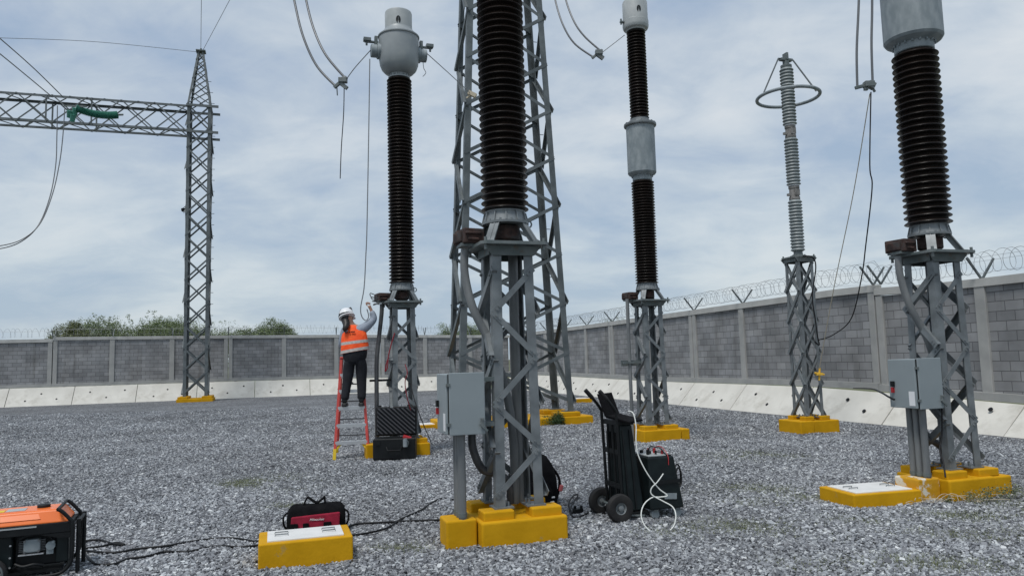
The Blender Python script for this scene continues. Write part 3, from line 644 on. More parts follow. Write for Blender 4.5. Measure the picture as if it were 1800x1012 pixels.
line('tan_rope', 'thin tan rope from the straight dropper down to the arrester pedestal', 'rope', [at(1529, 165, 12), at(1500, 340, 13.2), at(1465, 510, 14.6), at(1439, 655, 15.65)], .008, M['rope'])
tp = tag(MB().obox(at(1440, 657, 15.6), (.13, .09, .05)).tube([at(1432, 655, 15.6), at(1449, 658, 15.6)], .02, 6).tube([at(1441, 646, 15.6), at(1440, 668, 15.6)], .02, 6).build('tape_knot', M['yellow_tape']), 'yellow tape knot tied to the arrester pedestal leg', 'tape')
line('dark_cable', 'dark cable dropping from the straight clamp and swinging to the arrester pedestal', 'cable', [at(1531, 162, 12), at(1529, 290, 12.2), at(1533, 330, 12.3), at(1522, 430, 12.8), at(1514, 490, 13.2), at(1496, 560, 14.2), at(1465, 588, 15.2), at(1440, 597, 15.6)], .011, M['cable'])
line('test_wire', 'grey wire from the pale head past the dropper clamp', 'wire', [at(652, 88, 13.75), at(625, 118, 13.9), at(610, 138, 14.0)], .009, M['wire'])
line('lifting_rope', 'long grey cord from the pale head down to the raised hand', 'rope', [at(650, 104, 13.6), at(648, 240, 13.6), at(645, 400, 13.6), at(643, 450, 13.6), at(640, 505, 13.6), at(634, 540, 13.6), at(636, 556, 13.6), at(643, 563, 13.6), at(648, 556, 13.62), at(645, 543, 13.62)], .010, M['wire'])
line('test_wire', 'thin wire from the pale head to a clamp on the big tower', 'wire', [at(750, 94, 13.8), at(790, 130, 16), at(826, 163, 18.4)], .009, M['wire'])
b = MB(); q = at(830, 166, 18.4); b.obox(q, (.22, .12, .10), Matrix.Rotation(.5, 3, 'Y')); b.tube([q, q+V(-.15, 0, -.10)], .025, 6); tag(b.build('wire_clamp', M['rope']), 'pale clamp on the left leg of the big tower', 'clamp')

# ------------------------------------------------------------------ pedestals
ZP = 2.80
def pedestal(loc, label, style='Z', a0=.235, a1=.205, zt=ZP, nodes=None, dark=False, plate=.69, conduits='C', zb=.33):
    root = thing('steel_pedestal', label, 'pedestal', loc, YAW, 'lattice pedestals')
    m = M['galv']
    hh = lambda z: a0+(a1-a0)*(z-zb)/(zt-zb)
    for sx_ in (-1, 1):
        for sy_ in (-1, 1):
            b = MB(); c0 = V(sx_*hh(zb), sy_*hh(zb), zb); c1 = V(sx_*hh(zt-.02), sy_*hh(zt-.02), zt-.02)
            b.angle(c0, c1, .092 if style == 'Z' else .07, .012, (-sx_, 0, 0), (0, -sy_, 0))
            b.box(*sorted((c0.x+sx_*.02, c0.x-sx_*.17)), *sorted((c0.y+sy_*.02, c0.y-sy_*.17)), zb-.015, zb)
            for (ux, uy) in ((.13, .04), (.04, .13), (.13, .13)):
                b.cyl((c0.x-sx_*ux, c0.y-sy_*uy, zb), (c0.x-sx_*ux, c0.y-sy_*uy, zb+.04), .012, 6)
            b.build('leg', m, root)
    nodes = nodes or [.42, .86, 1.28, 1.72, 2.15, 2.58]
    wd = .055 if style == 'Z' else .045
    for sy_ in (-1, 1): face_braces(root, corner_fn(sy_, sy_, hh, hh), corner_fn(-sy_, sy_, hh, hh), nodes, style, wd, .007, m, (0, sy_, 0))
    for sx_ in (-1, 1): face_braces(root, corner_fn(sx_, -sx_, hh, hh), corner_fn(sx_, sx_, hh, hh), nodes, style, wd*1.25, .007, m, (sx_, 0, 0), .045)
    # capping frame + plate
    b = MB(); g = hh(zt)+.02
    for s in (-1, 1):
        b.taper((0, s*g), 2*g-.02, .012, 2*g+.12, .012, zt-.095, zt-.004, 0, s*.02); b.box(-g-.012, -g, -g+.03, g-.03, zt-.085, zt-.004) if s < 0 else b.box(g, g+.012, -g+.03, g-.03, zt-.085, zt-.004)
    b.build('cap_frame', M['galv_dark'], root)
    b = MB(); p2 = plate/2; c = .05
    prof = [(-p2+c, -p2), (p2-c, -p2), (p2, -p2+c), (p2, p2-c), (p2-c, p2), (-p2+c, p2), (-p2, p2-c), (-p2, -p2+c)]
    b.add([(x, y, zt) for x, y in prof]+[(x, y, zt+.03) for x, y in prof], [tuple(range(7, -1, -1)), tuple(range(8, 16))]+[(i, (i+1) % 8, (i+1) % 8+8, i+8) for i in range(8)])
    for sx_ in (-1, 1):
        for sy_ in (-1, 1):
            b.cyl((sx_*(p2-.05), sy_*(p2-.05), zt-.05), (sx_*(p2-.05), sy_*(p2-.05), zt+.07), .016, 8)
    b.build('top_plate', M['galv_dark'], root)
    if conduits == 'C':
        pts = spline([(-.40, .10, zt), (-.41, .08, 2.55), (-.34, .04, 2.2), (-.16, 0, 1.8), (-.03, .0, 1.35), (.03, .02, .9), (.04, .05, .3)], 8)
        MB().tube(pts, .042, 12).build('conduit', M['pipe'], root, smooth=60)
        MB().tube(spline([(-.40, -.02, 1.0), (-.39, -.02, .85), (-.3, 0, .66), (-.15, .02, .6), (-.02, .04, .5), (.0, .05, .3)], 8), .04, 12).build('conduit', M['pipe_dark'], root, smooth=60)
        MB().cyl((.10, .10, .3), (.10, .10, zt-.05), .05, 12).build('conduit', M['pipe'], root, smooth=60)
    elif conduits == 'L':
        MB().tube(spline([(-.37, .05, zt), (-.38, .05, 2.6), (-.43, .03, 2.2), (-.48, 0, 1.8), (-.49, 0, 1.3), (-.49, 0, .2)], 8), .04, 12).build('conduit', M['pipe_dark'], root, smooth=60)
        b = MB(); b.box(-.62, -.22, -.03, .0, 1.36, 1.40); b.build('conduit_bracket', M['black'], root)
    elif conduits == 'S':
        MB().tube([(-.47, .0, 0), (-.47, .0, 2.86)], .035, 12).build('conduit', M['pipe'], root, smooth=60)
        b = MB(); b.box(-.62, -.2, -.06, .02, 1.55, 1.59); b.box(-.62, -.2, .06, .10, 1.5, 1.62); b.build('conduit_bracket', M['galv_dark'], root)
    if style == 'Z':
        b = MB(); 
        rot = Matrix.Rotation(R(8), 3, 'Z')
        b.obox((-.35, .10, zt+.125), (.22, .27, .15), rot); b.obox((-.345, -.04, zt+.15), (.17, .03, .03), rot); b.obox((-.345, -.04, zt+.09), (.12, .03, .03), rot); b.obox((-.47, .10, zt+.12), (.03, .20, .11), rot); b.build('junction_box', M['rust'], root, bevel=.012)
        b = MB(); b.obox((-.36, .10, zt+.04), (.20, .2, .03)); 
        b.build('box_bracket', M['galv_dark'], root)
    return root
def footing(loc, label, w0=-.42, w1=.42, d0=-.385, d1=.36, h=.235, pads=.235, block=None, worn=False, pad=.15, joint=None):
    f = thing('concrete_footing', label, 'footing', loc, YAW, 'yellow footings')
    if joint is None: MB().box(w0, w1, d0, d1, -.05, h).build('footing_slab', M['yellow'], f, bevel=.022, seg=3)
    else:
        MB().box(w0, joint-.006, d0, d1, -.05, h).build('footing_slab', M['yellow'], f, bevel=.022, seg=3)
        MB().box(joint+.006, w1, d0+.03, d1-.02, -.05, h-.01).build('footing_slab', M['yellow'], f, bevel=.022, seg=3)
    for sx_ in (-1, 1):
        for sy_ in (-1, 1):
            MB().box(sx_*pads-pad, sx_*pads+pad, sy_*(pads-.01)-pad*.7, sy_*(pads-.01)+pad*.7, h-.01, h+.08).build('pad', M['yellow'], f, bevel=.014, seg=2)
    if block:
        MB().box(*block, -.05, h+.02).build('cable_block', M['yellow_worn'] if worn else M['yellow'], f, bevel=.02, seg=3)
    return f
def sheds(b, z0, z1, R_, core, pitch, n=44):
    k = max(2, round((z1-z0)/pitch)); pt = (z1-z0)/k; prof = [(core, z0)]
    for i in range(k):
        z = z0+i*pt; rr_ = R_
        prof += [(core, z+pt*.12), (rr_*.985, z+pt*.30), (rr_, z+pt*.37), (rr_*.985, z+pt*.46), (core+.01, z+pt*.80)]
    prof.append((core, z1)); return b.lathe(prof, n)
def bolts(b, r, z, n, h=.02, rb=.014):
    for k in range(n):
        a = 2*math.pi*k/n; b.cyl((r*math.cos(a), r*math.sin(a), z), (r*math.cos(a), r*math.sin(a), z+h), rb, 6)
def base_parts(root, zt=ZP, r0=.225, r1=.195):
    for sx_ in (-1, 1):
        for sy_ in (-1, 1):
            b = MB()
            p = V(sx_*.245, sy_*.245, zt+.03); q = V(sx_*.15, sy_*.15, zt+.245)
            b.bar(p, q, .10, .012, (sx_, sy_, .6)); b.bar(p-V(sx_, sy_, 0)*.02, q-V(sx_, sy_, 0)*.02, .012, .07, (sx_, sy_, .6))
            b.box(*sorted((p.x-sx_*.05, p.x+sx_*.03)), *sorted((p.y-sy_*.05, p.y+sy_*.03)), zt+.03, zt+.045)
            b.build('support_strut', M['galv'], root)
    b = MB(); b.lathe([(.10, zt+.06), (.14, zt+.09), (.14, zt+.22), (.08, zt+.23)], 20); b.build('secondary_housing', M['rust'], root, smooth=40)
    b = MB(); b.lathe([(r0+.01, zt+.24), (r0+.012, zt+.262), (r0-.004, zt+.266), (r1+.004, zt+.355), (r1+.008, zt+.36), (r1+.008, zt+.375), (r1-.03, zt+.378)], 40); bolts(b, r0-.012, zt+.262, 12)
    for k in range(12):
        a = 2*math.pi*(k+.5)/12; b.bar((r0*math.cos(a), r0*math.sin(a), zt+.262), ((r1+.006)*math.cos(a), (r1+.006)*math.sin(a), zt+.36), .01, .024, (math.cos(a), math.sin(a), 0))
    b.build('base_flange', M['galv'], root, smooth=35)
    # lifting eye
    MB().tube([V(.245+.035*math.cos(t), 0, zt+.26+.035*math.sin(t)) for t in [2*math.pi*k/12 for k in range(12)]], .009, 6, closed=True).build('lifting_eye', M['galv'], root, smooth=60)
def window(root, r, z, ang, m):
    b = MB(); n = 16; w_, h2 = .044, .075
    P = []
    for k in range(n):
        t = 2*math.pi*k/n; P.append((w_*math.cos(t), h2*math.sin(t) if abs(math.sin(t)) < 1 else h2))
    for rr_ in (r-.01, r+.006): b.add([(rr_*math.cos(ang+u/r), rr_*math.sin(ang+u/r), z+v_) for u, v_ in P], [tuple(range(n))])
    b.f += [(i, (i+1) % n, (i+1) % n+n, i+n) for i in range(n)]
    b.build('level_window', M['black'], root)
    o = MB().cyl(((r+.007)*math.cos(ang), (r+.007)*math.sin(ang), z-.03), ((r+.007)*math.cos(ang), (r+.007)*math.sin(ang), z+.03), .004, 6).build('level_gauge', M['galv_dark'], root)
def current_transformer(loc, label):
    root = thing('current_transformer', label, 'transformer', loc, YAW, 'transformers')
    base_parts(root)
    sheds(MB(), ZP+.37, 7.16, .24, .194, .068).build('insulator', M['brown'], root, smooth=25)
    b = MB(); b.lathe([(.17, 7.15), (.21, 7.165), (.21, 7.19), (.175, 7.20), (.18, 7.245), (.22, 7.26), (.28, 7.285), (.335, 7.345), (.368, 7.43), (.383, 7.54), (.388, 7.68), (.388, 7.92), (.38, 7.98)], 48); bolts(b, .195, 7.19, 16, .045, .012)
    b.build('head_tank', M['head'], root, smooth=30)
    b = MB(); b.lathe([(.39, 7.975), (.402, 7.985), (.402, 8.005), (.385, 8.015), (.30, 8.10), (.275, 8.14), (.268, 8.16)], 48); b.build('shoulder', M['head'], root, smooth=30)
    b = MB(); b.lathe([(.262, 8.14), (.262, 8.465), (.255, 8.492), (.22, 8.508), (.1, 8.517), (.01, 8.52)], 48); b.build('bellows_cover', M['white_head'], root, smooth=30)
    window(root, .262, 8.25, R(-82)-YAW, M['black'])
    for s in (-1, 1):
        b = MB(); b.cyl((s*.34, 0, 7.68), (s*.42, 0, 7.68), .15, 28); b.cyl((s*.42, 0, 7.68), (s*.54, 0, 7.68), .125, 28); b.build('primary_terminal', M['tank'], root, smooth=40, bevel=.008)
        b = MB(); b.box(*sorted((s*.40, s*.66)), -.03, .03, 7.84, 7.87); b.cyl((s*.62, 0, 7.78), (s*.62, 0, 7.93), .02, 8); b.box(*sorted((s*.54, s*.68)), -.06, .05, 7.86, 7.92); b.box(*sorted((s*.41, s*.47)), -.04, .04, 7.78, 7.97); b.build('terminal_clamp', M['galv_dark'], root)
    b = MB().tube(spline([(.47, -.02, 7.56), (.48, -.03, 7.42), (.52, -.03, 7.33), (.46, -.03, 7.25)], 5), .007, 5); b.build('loose_wire', M['wire'], root)
    return root
def voltage_transformer(loc, label, Rl=.238, tankr=.295, pit=.06):
    root = thing('voltage_transformer', label, 'transformer', loc, YAW, 'transformers')
    base_parts(root)
    sheds(MB(), ZP+.37, 5.33, Rl, Rl*.81, pit).build('insulator', M['brown'], root, smooth=25)
    b = MB(); b.lathe([(Rl*.82, 5.33), (Rl*.85, 5.34), (Rl*.85, 5.43), (Rl*.95, 5.44), (tankr-.02, 5.47), (tankr, 5.50), (tankr, 6.50), (tankr+.015, 6.505)], 48); bolts(b, Rl*.84+.015, 5.41, 18, .03, .012)
    b.build('tank', M['tank'], root, smooth=30)
    b = MB(); b.lathe([(tankr+.01, 6.48), (tankr+.04, 6.50), (tankr+.045, 6.52), (tankr+.04, 6.55), (.24, 6.57), (.20, 6.60), (.19, 6.66)], 48); bolts(b, tankr+.02, 6.55, 16); b.build('tank_lid', M['galv'], root, smooth=30)
    sheds(MB(), 6.65, 8.58, .20, .16, .066).build('upper_insulator', M['brown'], root, smooth=25)
    b = MB(); b.lathe([(.20, 8.58), (.205, 8.60), (.255, 8.625), (.272, 8.66), (.275, 8.70), (.275, 8.79), (.264, 8.80), (.264, 9.20), (.25, 9.235), (.16, 9.27), (.01, 9.28)], 48); b.build('head_cover', M['white_head'], root, smooth=30)
    window(root, .262, 8.97, R(-82)-YAW, M['black'])
    b = MB(); b.box(-.36, -.24, -.03, .03, 8.74, 8.77); b.cyl((-.34, 0, 8.70), (-.34, 0, 8.82), .02, 8); b.build('terminal_clamp', M['galv_dark'], root)
    return root
def cabinet(loc, label):
    ca, sa = math.cos(YAW), math.sin(YAW)
    root = thing('control_cabinet', label, 'cabinet', (loc[0]+ca*-.535-sa*-.12, loc[1]+sa*-.535+ca*-.12, 0), YAW, 'control cabinets')
    MB().box(-.18, .18, -.19, .19, 1.03, 1.58).build('cabinet_box', M['cab'], root, bevel=.008)
    MB().box(-.152, .187, -.212, -.192, 1.022, 1.59).build('door', M['cab'], root, bevel=.006)
    for z in (1.12, 1.48): MB().box(-.178, -.14, -.218, -.193, z-.014, z+.014).build('hinge', M['galv_dark'], root)
    b = MB(); b.box(.14, .17, -.235, -.213, 1.10, 1.17); b.cyl((.155, -.235, 1.16), (.155, -.245, 1.16), .012, 8); b.bar((.13, -.235, 1.12), (.20, -.235, 1.05), .02, .012, (0, 1, 0)); b.build('handle', M['galv_dark'], root)
    MB().box(-.160, -.15, -.2, -.19, 1.03, 1.58).build('door_gap_shade', M['black'], root)  # black strip painting in the shade of the gap beside the door
    MB().box(-.1835, -.181, -.17, -.09, 1.06, 1.22).build('paper_label', M['white'], root)
    b = MB(); b.box(-.205, -.181, .11, .14, 1.20, 1.26); b.build('padlock_body', M['redpl'], root)
    b = MB(); b.box(-.205, -.181, .10, .145, 1.27, 1.33); b.build('latch', M['black'], root)
    for i, y in enumerate((-.10, -.01, .08)):
        MB().cyl((-.02, y, .2), (-.02, y, 1.03), .038, 14).build('conduit', M['pipe'], root, smooth=60)
        MB().cyl((-.02, y, .27), (-.02, y, .31), .044, 14).build('conduit_collar', M['galv_dark'], root, smooth=60)
    b = MB(); b.box(.18, .33, -.1, .1, 1.5, 1.54); b.build('mounting_rail', M['galv_dark'], root); MB().box(.18, .33, -.1, .1, 1.08, 1.12).build('mounting_rail', M['galv_dark'], root)
    return root
PC, P2, P4, PR, PA = (-.05, 7.35, 0), (-2.08, 13.9, 0), (2.79, 15.2, 0), (5.06, 8.85, 0), (6.22, 15.9, 0)
pedestal(PC, 'large lattice pedestal in the foreground centre on a yellow footing')
footing(PC, 'large yellow footing at the foreground centre with four pads', block=(-.72, -.43, -.27, .03))
ct = current_transformer(PC, 'tall dark insulator column in the foreground centre, cropped by the top of the photo')
cabinet(PC, 'grey cabinet with padlock on the left of the foreground centre pedestal')
pedestal(P2, 'lattice pedestal beside the worker on the ladder', conduits='L')
footing(P2, 'yellow footing behind the open black case', block=(-.72, -.43, -.3, .05))
ct2 = copy_tree(ct); ct2.location = P2; ct2['label'] = 'dark insulator column with pale round head beside the worker on the ladder'
pedestal(P4, 'lattice pedestal behind the trolley with a straight grey conduit at its left', conduits='S')
footing(P4, 'yellow footing just behind the trolley', w1=.62, joint=.42, block=None)
voltage_transformer(P4, 'slim dark column with grey middle tank and white head, right of the big tower')
pedestal(PR, 'large lattice pedestal at the right with a rusty box on top')
footing(PR, 'yellow footing at the right with white flaking paint', w1=.54, joint=.26, block=(-.74, -.43, -.27, .07), worn=True)
voltage_transformer(PR, 'thick dark column near the right edge with its grey tank cropped above', Rl=.262, tankr=.335, pit=.078)
cabinet(PR, 'grey cabinet with paper label at the right, on the pedestal before the wall')
# arrester
pedestal(PA, 'slim lattice pedestal under the grey arrester, before the right wall', style='X', a0=.215, a1=.20, zt=3.70, nodes=[.35, 1.0, 1.66, 2.32, 2.98, 3.6], plate=.54, conduits='N')
footing(PA, 'yellow footing under the slim arrester pedestal', w0=-.50, w1=.50, d0=-.36, d1=.36, h=.27, pads=.2, joint=-.16, pad=.12)
AR = thing('surge_arrester', 'slim grey arrester in three sections with a large ring around its top', 'arrester', PA, YAW)
b = MB(); b.lathe([(.17, 3.73), (.17, 3.76), (.10, 3.78), (.09, 3.86), (.06, 3.87)], 24); bolts(b, .14, 3.76, 6); b.build('base', M['galv_dark'], AR, smooth=35)
for k, (u, v_) in enumerate(((3.86, 4.98), (5.31, 6.36), (6.66, 7.95))):
    sheds(MB(), u, v_, .15, .118, .072, 32).build('insulator', M['greyins'], AR, smooth=25)
for u, v_ in ((4.98, 5.31), (6.36, 6.66)):
    b = MB(); b.lathe([(.10, u), (.115, u+.02), (.115, u+.07), (.10, u+.08), (.105, (u+v_)/2), (.10, v_-.08), (.115, v_-.07), (.115, v_-.02), (.09, v_)], 20); b.obox((-.12, 0, (u+v_)/2-.05), (.12, .05, .05)); b.obox((.0, -.09, (u+v_)/2), (.12, .05, .14)); b.build('joint', mat('weathered_fitting', (.17, .165, .155), .7, .1, (.26, .25, .24), 14, 5), AR, smooth=35)
    MB().lathe([(.112, v_-.018), (.118, v_-.016), (.118, v_), (.10, v_+.004)], 20).build('white_collar', M['white'], AR, smooth=35)
b = MB(); b.lathe([(.11, 7.95), (.12, 7.97), (.12, 8.02), (.07, 8.04), (.07, 8.12)], 20); b.obox((0, 0, 8.15), (.30, .10, .05)); b.obox((0, 0, 8.22), (.05, .14, .16)); b.build('line_terminal', M['galv_dark'], AR, smooth=35)
n = 64; MB().tube([(.655*math.cos(2*math.pi*k/n), .655*math.sin(2*math.pi*k/n), 7.30) for k in range(n)], .037, 12, closed=True).build('grading_ring', M['tank'], AR, smooth=60)
for s in (-1, 1):
    MB().tube([(s*.10, 0, 8.17), (s*.19, 0, 8.17), (s*.64, 0, 7.33)] if s < 0 else [(s*.10, 0, 8.17), (s*.19, 0, 8.17), (s*.42, -.40, 7.33)], .017, 8).build('ring_strut', M['galv_far'], AR, smooth=40)
MB().tube([(.05, .1, 8.17), (.10, .2, 8.13), (.3, .57, 7.33)], .017, 8).build('ring_strut', M['galv_far'], AR, smooth=40)
line('ground_lead', 'dark earthing lead looping down the right of the arrester pedestal', 'cable', [at(1412, 450, 15.6), at(1428, 452, 15.6), at(1434, 470, 15.6), at(1428, 520, 15.6), at(1433, 560, 15.6), at(1437, 590, 15.6), at(1440, 606, 15.6), at(1432, 600, 15.6)], .014, M['cable'])
line('ground_lead', 'dark cable hanging from the left of the right cabinet to the wall base', 'cable', [at(1572, 702, 8.6), at(1562, 697, 8.75), at(1548, 689, 9.6), at(1530, 683, 12), at(1500, 682, 17.3)], .012, M['cable'])
line('ground_lead', 'black wire down the front of the right pedestal', 'cable', [at(1655, 700, 8.45), at(1656, 760, 8.45), at(1652, 790, 8.4), at(1658, 812, 8.3), at(1662, 838, 8.2)], .009, M['cable'])

# low covers
def pit_cover(loc, rz, w_, d_, h, label, handles=True):
    root = thing('pit_cover', label, 'pit cover', loc, rz, 'yellow pit covers')
    t = .055
    b = MB(); b.box(-w_/2, w_/2, -d_/2, d_/2, -.05, h-.004); b.build('kerb', M['yellow'], root, bevel=.014, seg=3)
    MB().box(-w_/2+t*1.3, w_/2-t*1.3, -d_/2+t, d_/2-t, h-.03, h+.008).build('lid', M['lid'], root, bevel=.004)
    if handles:
        for s in (-1, 1):
            for y in (-.05, .05):
                x = s*(w_/2-.19); MB().tube([(x-.055, y, h), (x-.055, y, h+.022), (x+.055, y, h+.022), (x+.055, y, h)], .005, 6).build('handle', M['galv'], root)
    return root
pit_cover((-1.885, 6.71, 0), YAW, .78, .50, .22, 'yellow box with a white lid in the left foreground, in front of the tool bag')
pit_cover((3.96, 8.52, 0), R(13), .86, .60, .155, 'low yellow block with white lid at the right, beside the flaking footing')
pit_cover((-2.25, 19.4, 0), YAW, 1.0, .6, .10, 'flat pale cover far back, left of the big tower footing', False)
pit_cover((2.45, 28.4, 0), YAW, .8, .6, .16, 'faded yellow cover far back, just right of the big tower', False)

# ------------------------------------------------------------------ ladder
LX = thing('step_ladder', 'red step ladder with aluminium treads and yellow feet under the worker', 'ladder', (-2.955, 13.46, 0), R(10))
HT = 1.80
def rail(s, back):
    y0, y1 = (0, .30) if not back else (.95, .36)
    return V(s*(.30), y0, .02), V(s*(.185 if not back else .17), y1, HT)
for s in (-1, 1):
    p, q = rail(s, 0); b = MB(); b.bar(p, q, .045, .075, (0, 1, .15)); b.build('rail', M['red'], LX)
    p, q = rail(s, 1); b = MB(); b.bar(p, q, .035, .05, (0, 1, 0)); b.build('rail', M['red'], LX)
    p, q = rail(s, 0); d = (q-p)/(q-p).z; b = MB(); b.bar(p+V(0, 0, -.02), p+d*.17, .056, .09, (0, 1, .15)); b.build('foot', M['yellow_foot'], LX)
    p, q = rail(s, 1); d2 = (q-p)/(q-p).z; b = MB(); b.bar(p+V(0, 0, -.02), p+d2*.1, .03, .06, (0, 1, 0)); b.build('foot', M['yellow_foot'], LX)
    p, q = rail(s, 0); b = MB(); b.bar(p+d*.14, p+d*.29+V(-s*.14, 0, 0), .035, .03, (0, 1, 0)); b.build('corner_brace', M['yellow_foot'], LX)
for z in (.32, .62, .93, 1.23, 1.52):
    p, q = rail(1, 0); t = (z-.02)/(HT-.02); x = p.x+(q.x-p.x)*t; y = .30*t
    b = MB(); b.box(-x, x, y-.04, y+.04, z-.006, z); b.box(-x, x, y-.045, y-.04, z-.06, z)
    for s in (-1, 1): b.bar((s*(x-.005), y-.03, z-.09), (s*(x-.09), y-.03, z-.02), .014, .006, (0, 1, 0))
    b.build('tread', M['alu_bright'], LX)
for z in (.35, .66, 1.0, 1.32):
    p, q = rail(1, 1); t = (z-.02)/(HT-.02); x = p.x+(q.x-p.x)*t; y = p.y+(q.y-p.y)*t
    MB().box(-x, x, y-.012, y+.012, z-.012, z+.012).build('crossbar', M['alu'], LX)
MB().box(-.21, .21, .25, .42, HT-.01, HT+.03).build('top_cap', M['red'], LX, bevel=.01)

# ------------------------------------------------------------------ worker
PW = thing('person', 'worker in white helmet and orange vest reaching up from the step ladder', 'person', (-2.92, 13.58, .93), R(4))
def skin_mesh(verts, edges, radii, name, m, parent, sub=2, extra=None, root_i=0):
    me = bpy.data.meshes.new(name+'_cage'); me.from_pydata(verts, edges, []); o = bpy.data.objects.new(name, me); COL.objects.link(o)
    md = o.modifiers.new('skin', 'SKIN'); md.use_smooth_shade = True
    for i, r in enumerate(radii): me.skin_vertices[0].data[i].radius = r if isinstance(r, tuple) else (r, r)
    me.skin_vertices[0].data[root_i].use_root = True
    sb = o.modifiers.new('sub', 'SUBSURF'); sb.levels = sub; sb.render_levels = sub
    dg = bpy.context.evaluated_depsgraph_get(); ev = o.evaluated_get(dg); m2 = bpy.data.meshes.new_from_object(ev)
    bpy.data.objects.remove(o); bpy.data.meshes.remove(me)
    if extra is not None:
        vs = [tuple(v.co) for v in m2.vertices]; fs = [tuple(p.vertices) for p in m2.polygons]; bpy.data.meshes.remove(m2)
        off = len(vs); vs += extra.v; fs += [tuple(i+off for i in f_) for f_ in extra.f]
        m2 = bpy.data.meshes.new(name); m2.from_pydata(vs, [], fs); m2.update()
    m2.name = name; m2.materials.clear(); m2.materials.append(m); m2.shade_smooth()
    o = bpy.data.objects.new(name, m2); COL.objects.link(o); o.parent = parent; return o
J = dict(pel=V(.02, .02, .90), waist=V(.01, .02, 1.06), chest=V(0, .03, 1.26), sh=V(-.01, .04, 1.40), neck=V(-.06, .04, 1.48), head=V(-.125, .05, 1.60), crown=V(-.145, .05, 1.69),
         lh=V(-.09, .02, .88), lk=V(-.125, .03, .49), la=V(-.175, -.01, .08), lt=V(-.19, .11, .035), rh=V(.12, .02, .88), rk=V(.12, .06, .49), ra=V(.125, .0, .08), rt=V(.135, .12, .035),
         ls=V(-.185, .04, 1.37), le=V(-.25, .10, 1.10), lw=V(-.14, .30, 1.06), lhd=V(-.10, .38, 1.05), rs=V(.17, .05, 1.40), re=V(.365, .10, 1.585), rw=V(.295, .08, 1.77), rhd=V(.262, .07, 1.84))
names = list(J); vv = [J[k] for k in names]; ix = {k: i for i, k in enumerate(names)}
E_ = [('pel', 'waist'), ('waist', 'chest'), ('chest', 'sh'), ('sh', 'neck'), ('neck', 'head'), ('head', 'crown'), ('pel', 'lh'), ('lh', 'lk'), ('lk', 'la'), ('la', 'lt'), ('pel', 'rh'), ('rh', 'rk'), ('rk', 'ra'), ('ra', 'rt'),
      ('sh', 'ls'), ('ls', 'le'), ('le', 'lw'), ('lw', 'lhd'), ('sh', 'rs'), ('rs', 're'), ('re', 'rw'), ('rw', 'rhd')]
RD = dict(pel=.13, waist=(.13, .12), chest=(.14, .12), sh=.10, neck=.055, head=(.085, .10), crown=.07, lh=.09, lk=.058, la=.04, lt=.035, rh=.09, rk=.058, ra=.04, rt=.035, ls=.06, le=.042, lw=.028, lhd=.036, rs=.06, re=.042, rw=.028, rhd=.036)
fing = MB()
hd = J['rhd']; up = (J['rhd']-J['rw']).normalized()
for k, (dx, ln) in enumerate(((-.028, .065), (-.010, .075), (.010, .07), (.027, .055))):
    a = hd+V(dx, .0, .02); fing.tube([a, a+up*ln*.5+V(0, .02, 0), a+up*ln*.65+V(-.01, .045, -.01), a+up*ln*.3+V(-.012, .05, -.02)], [.009, .009, .008, .006], 6)
fing.tube([hd+V(-.025, 0, -.01), hd+V(-.05, .015, .02), hd+V(-.045, .035, .045)], [.011, .010, .008], 6)
hd = J['lhd']
for k in range(4):
    a = hd+V(-.03+.02*k, .02, 0); fing.tube([a, a+V(0, .04, -.005), a+V(0, .055, -.03), a+V(0, .04, -.045)], [.009, .009, .008, .006], 6)
fing.tube([hd+V(.03, 0, 0), hd+V(.05, .02, -.02), hd+V(.04, .04, -.035)], [.011, .01, .008], 6)
# face: nose, ears, brow, lips as part of the body surface
hc = J['head']; fd = V(.86, .40, .30).normalized()
fing.tube([hc+fd*.085+V(0, 0, .015), hc+fd*.112+V(0, 0, -.012), hc+fd*.09+V(0, 0, -.03)], [.009, .014, .008], 8)
fing.tube([hc+fd*.085+V(-.02, .02, -.055), hc+fd*.093+V(0, 0, -.055), hc+fd*.085+V(.02, -.02, -.055)], [.005, .008, .005], 6)
sdv = fd.cross(V(0, 0, 1)).normalized()
for s in (-1, 1): fing.tube([hc+sdv*s*.083+V(0, 0, .02), hc+sdv*s*.095+V(0, 0, 0), hc+sdv*s*.083+V(0, 0, -.025)], [.008, .015, .007], 6)
skin_mesh(vv, [(ix[a], ix[b_]) for a, b_ in E_], [RD[k] for k in names], 'body', M['skin'], PW, 2, fing)
# trousers
tv = [J['pel']+V(0, 0, .10), J['pel'], J['lh']+V(-.0, 0, -.03), V(-.105, .05, .68), J['lk'], V(-.155, .01, .28), J['la']+V(0, 0, .02), J['rh']+V(.0, 0, -.03), V(.125, .05, .68), J['rk'], V(.13, .03, .28), J['ra']+V(0, 0, .02)]
te = [(0, 1), (1, 2), (2, 3), (3, 4), (4, 5), (5, 6), (1, 7), (7, 8), (8, 9), (9, 10), (10, 11)]
tr_ = [(.175, .15), (.175, .155), .13, .115, .098, .082, .080, .13, .12, .10, .088, .082]
skin_mesh(tv, te, tr_, 'trousers', M['pants'], PW, 2, root_i=1)
# hip volume + shirt tail
b = MB(); b.loft([((.0, .02, .80), .17, .13), ((.01, .02, .88), .215, .155), ((.01, .02, .98), .225, .16), ((.01, .02, 1.06), .21, .15)], 28); b.build('sweater_hem', M['pants'], PW, smooth=60)
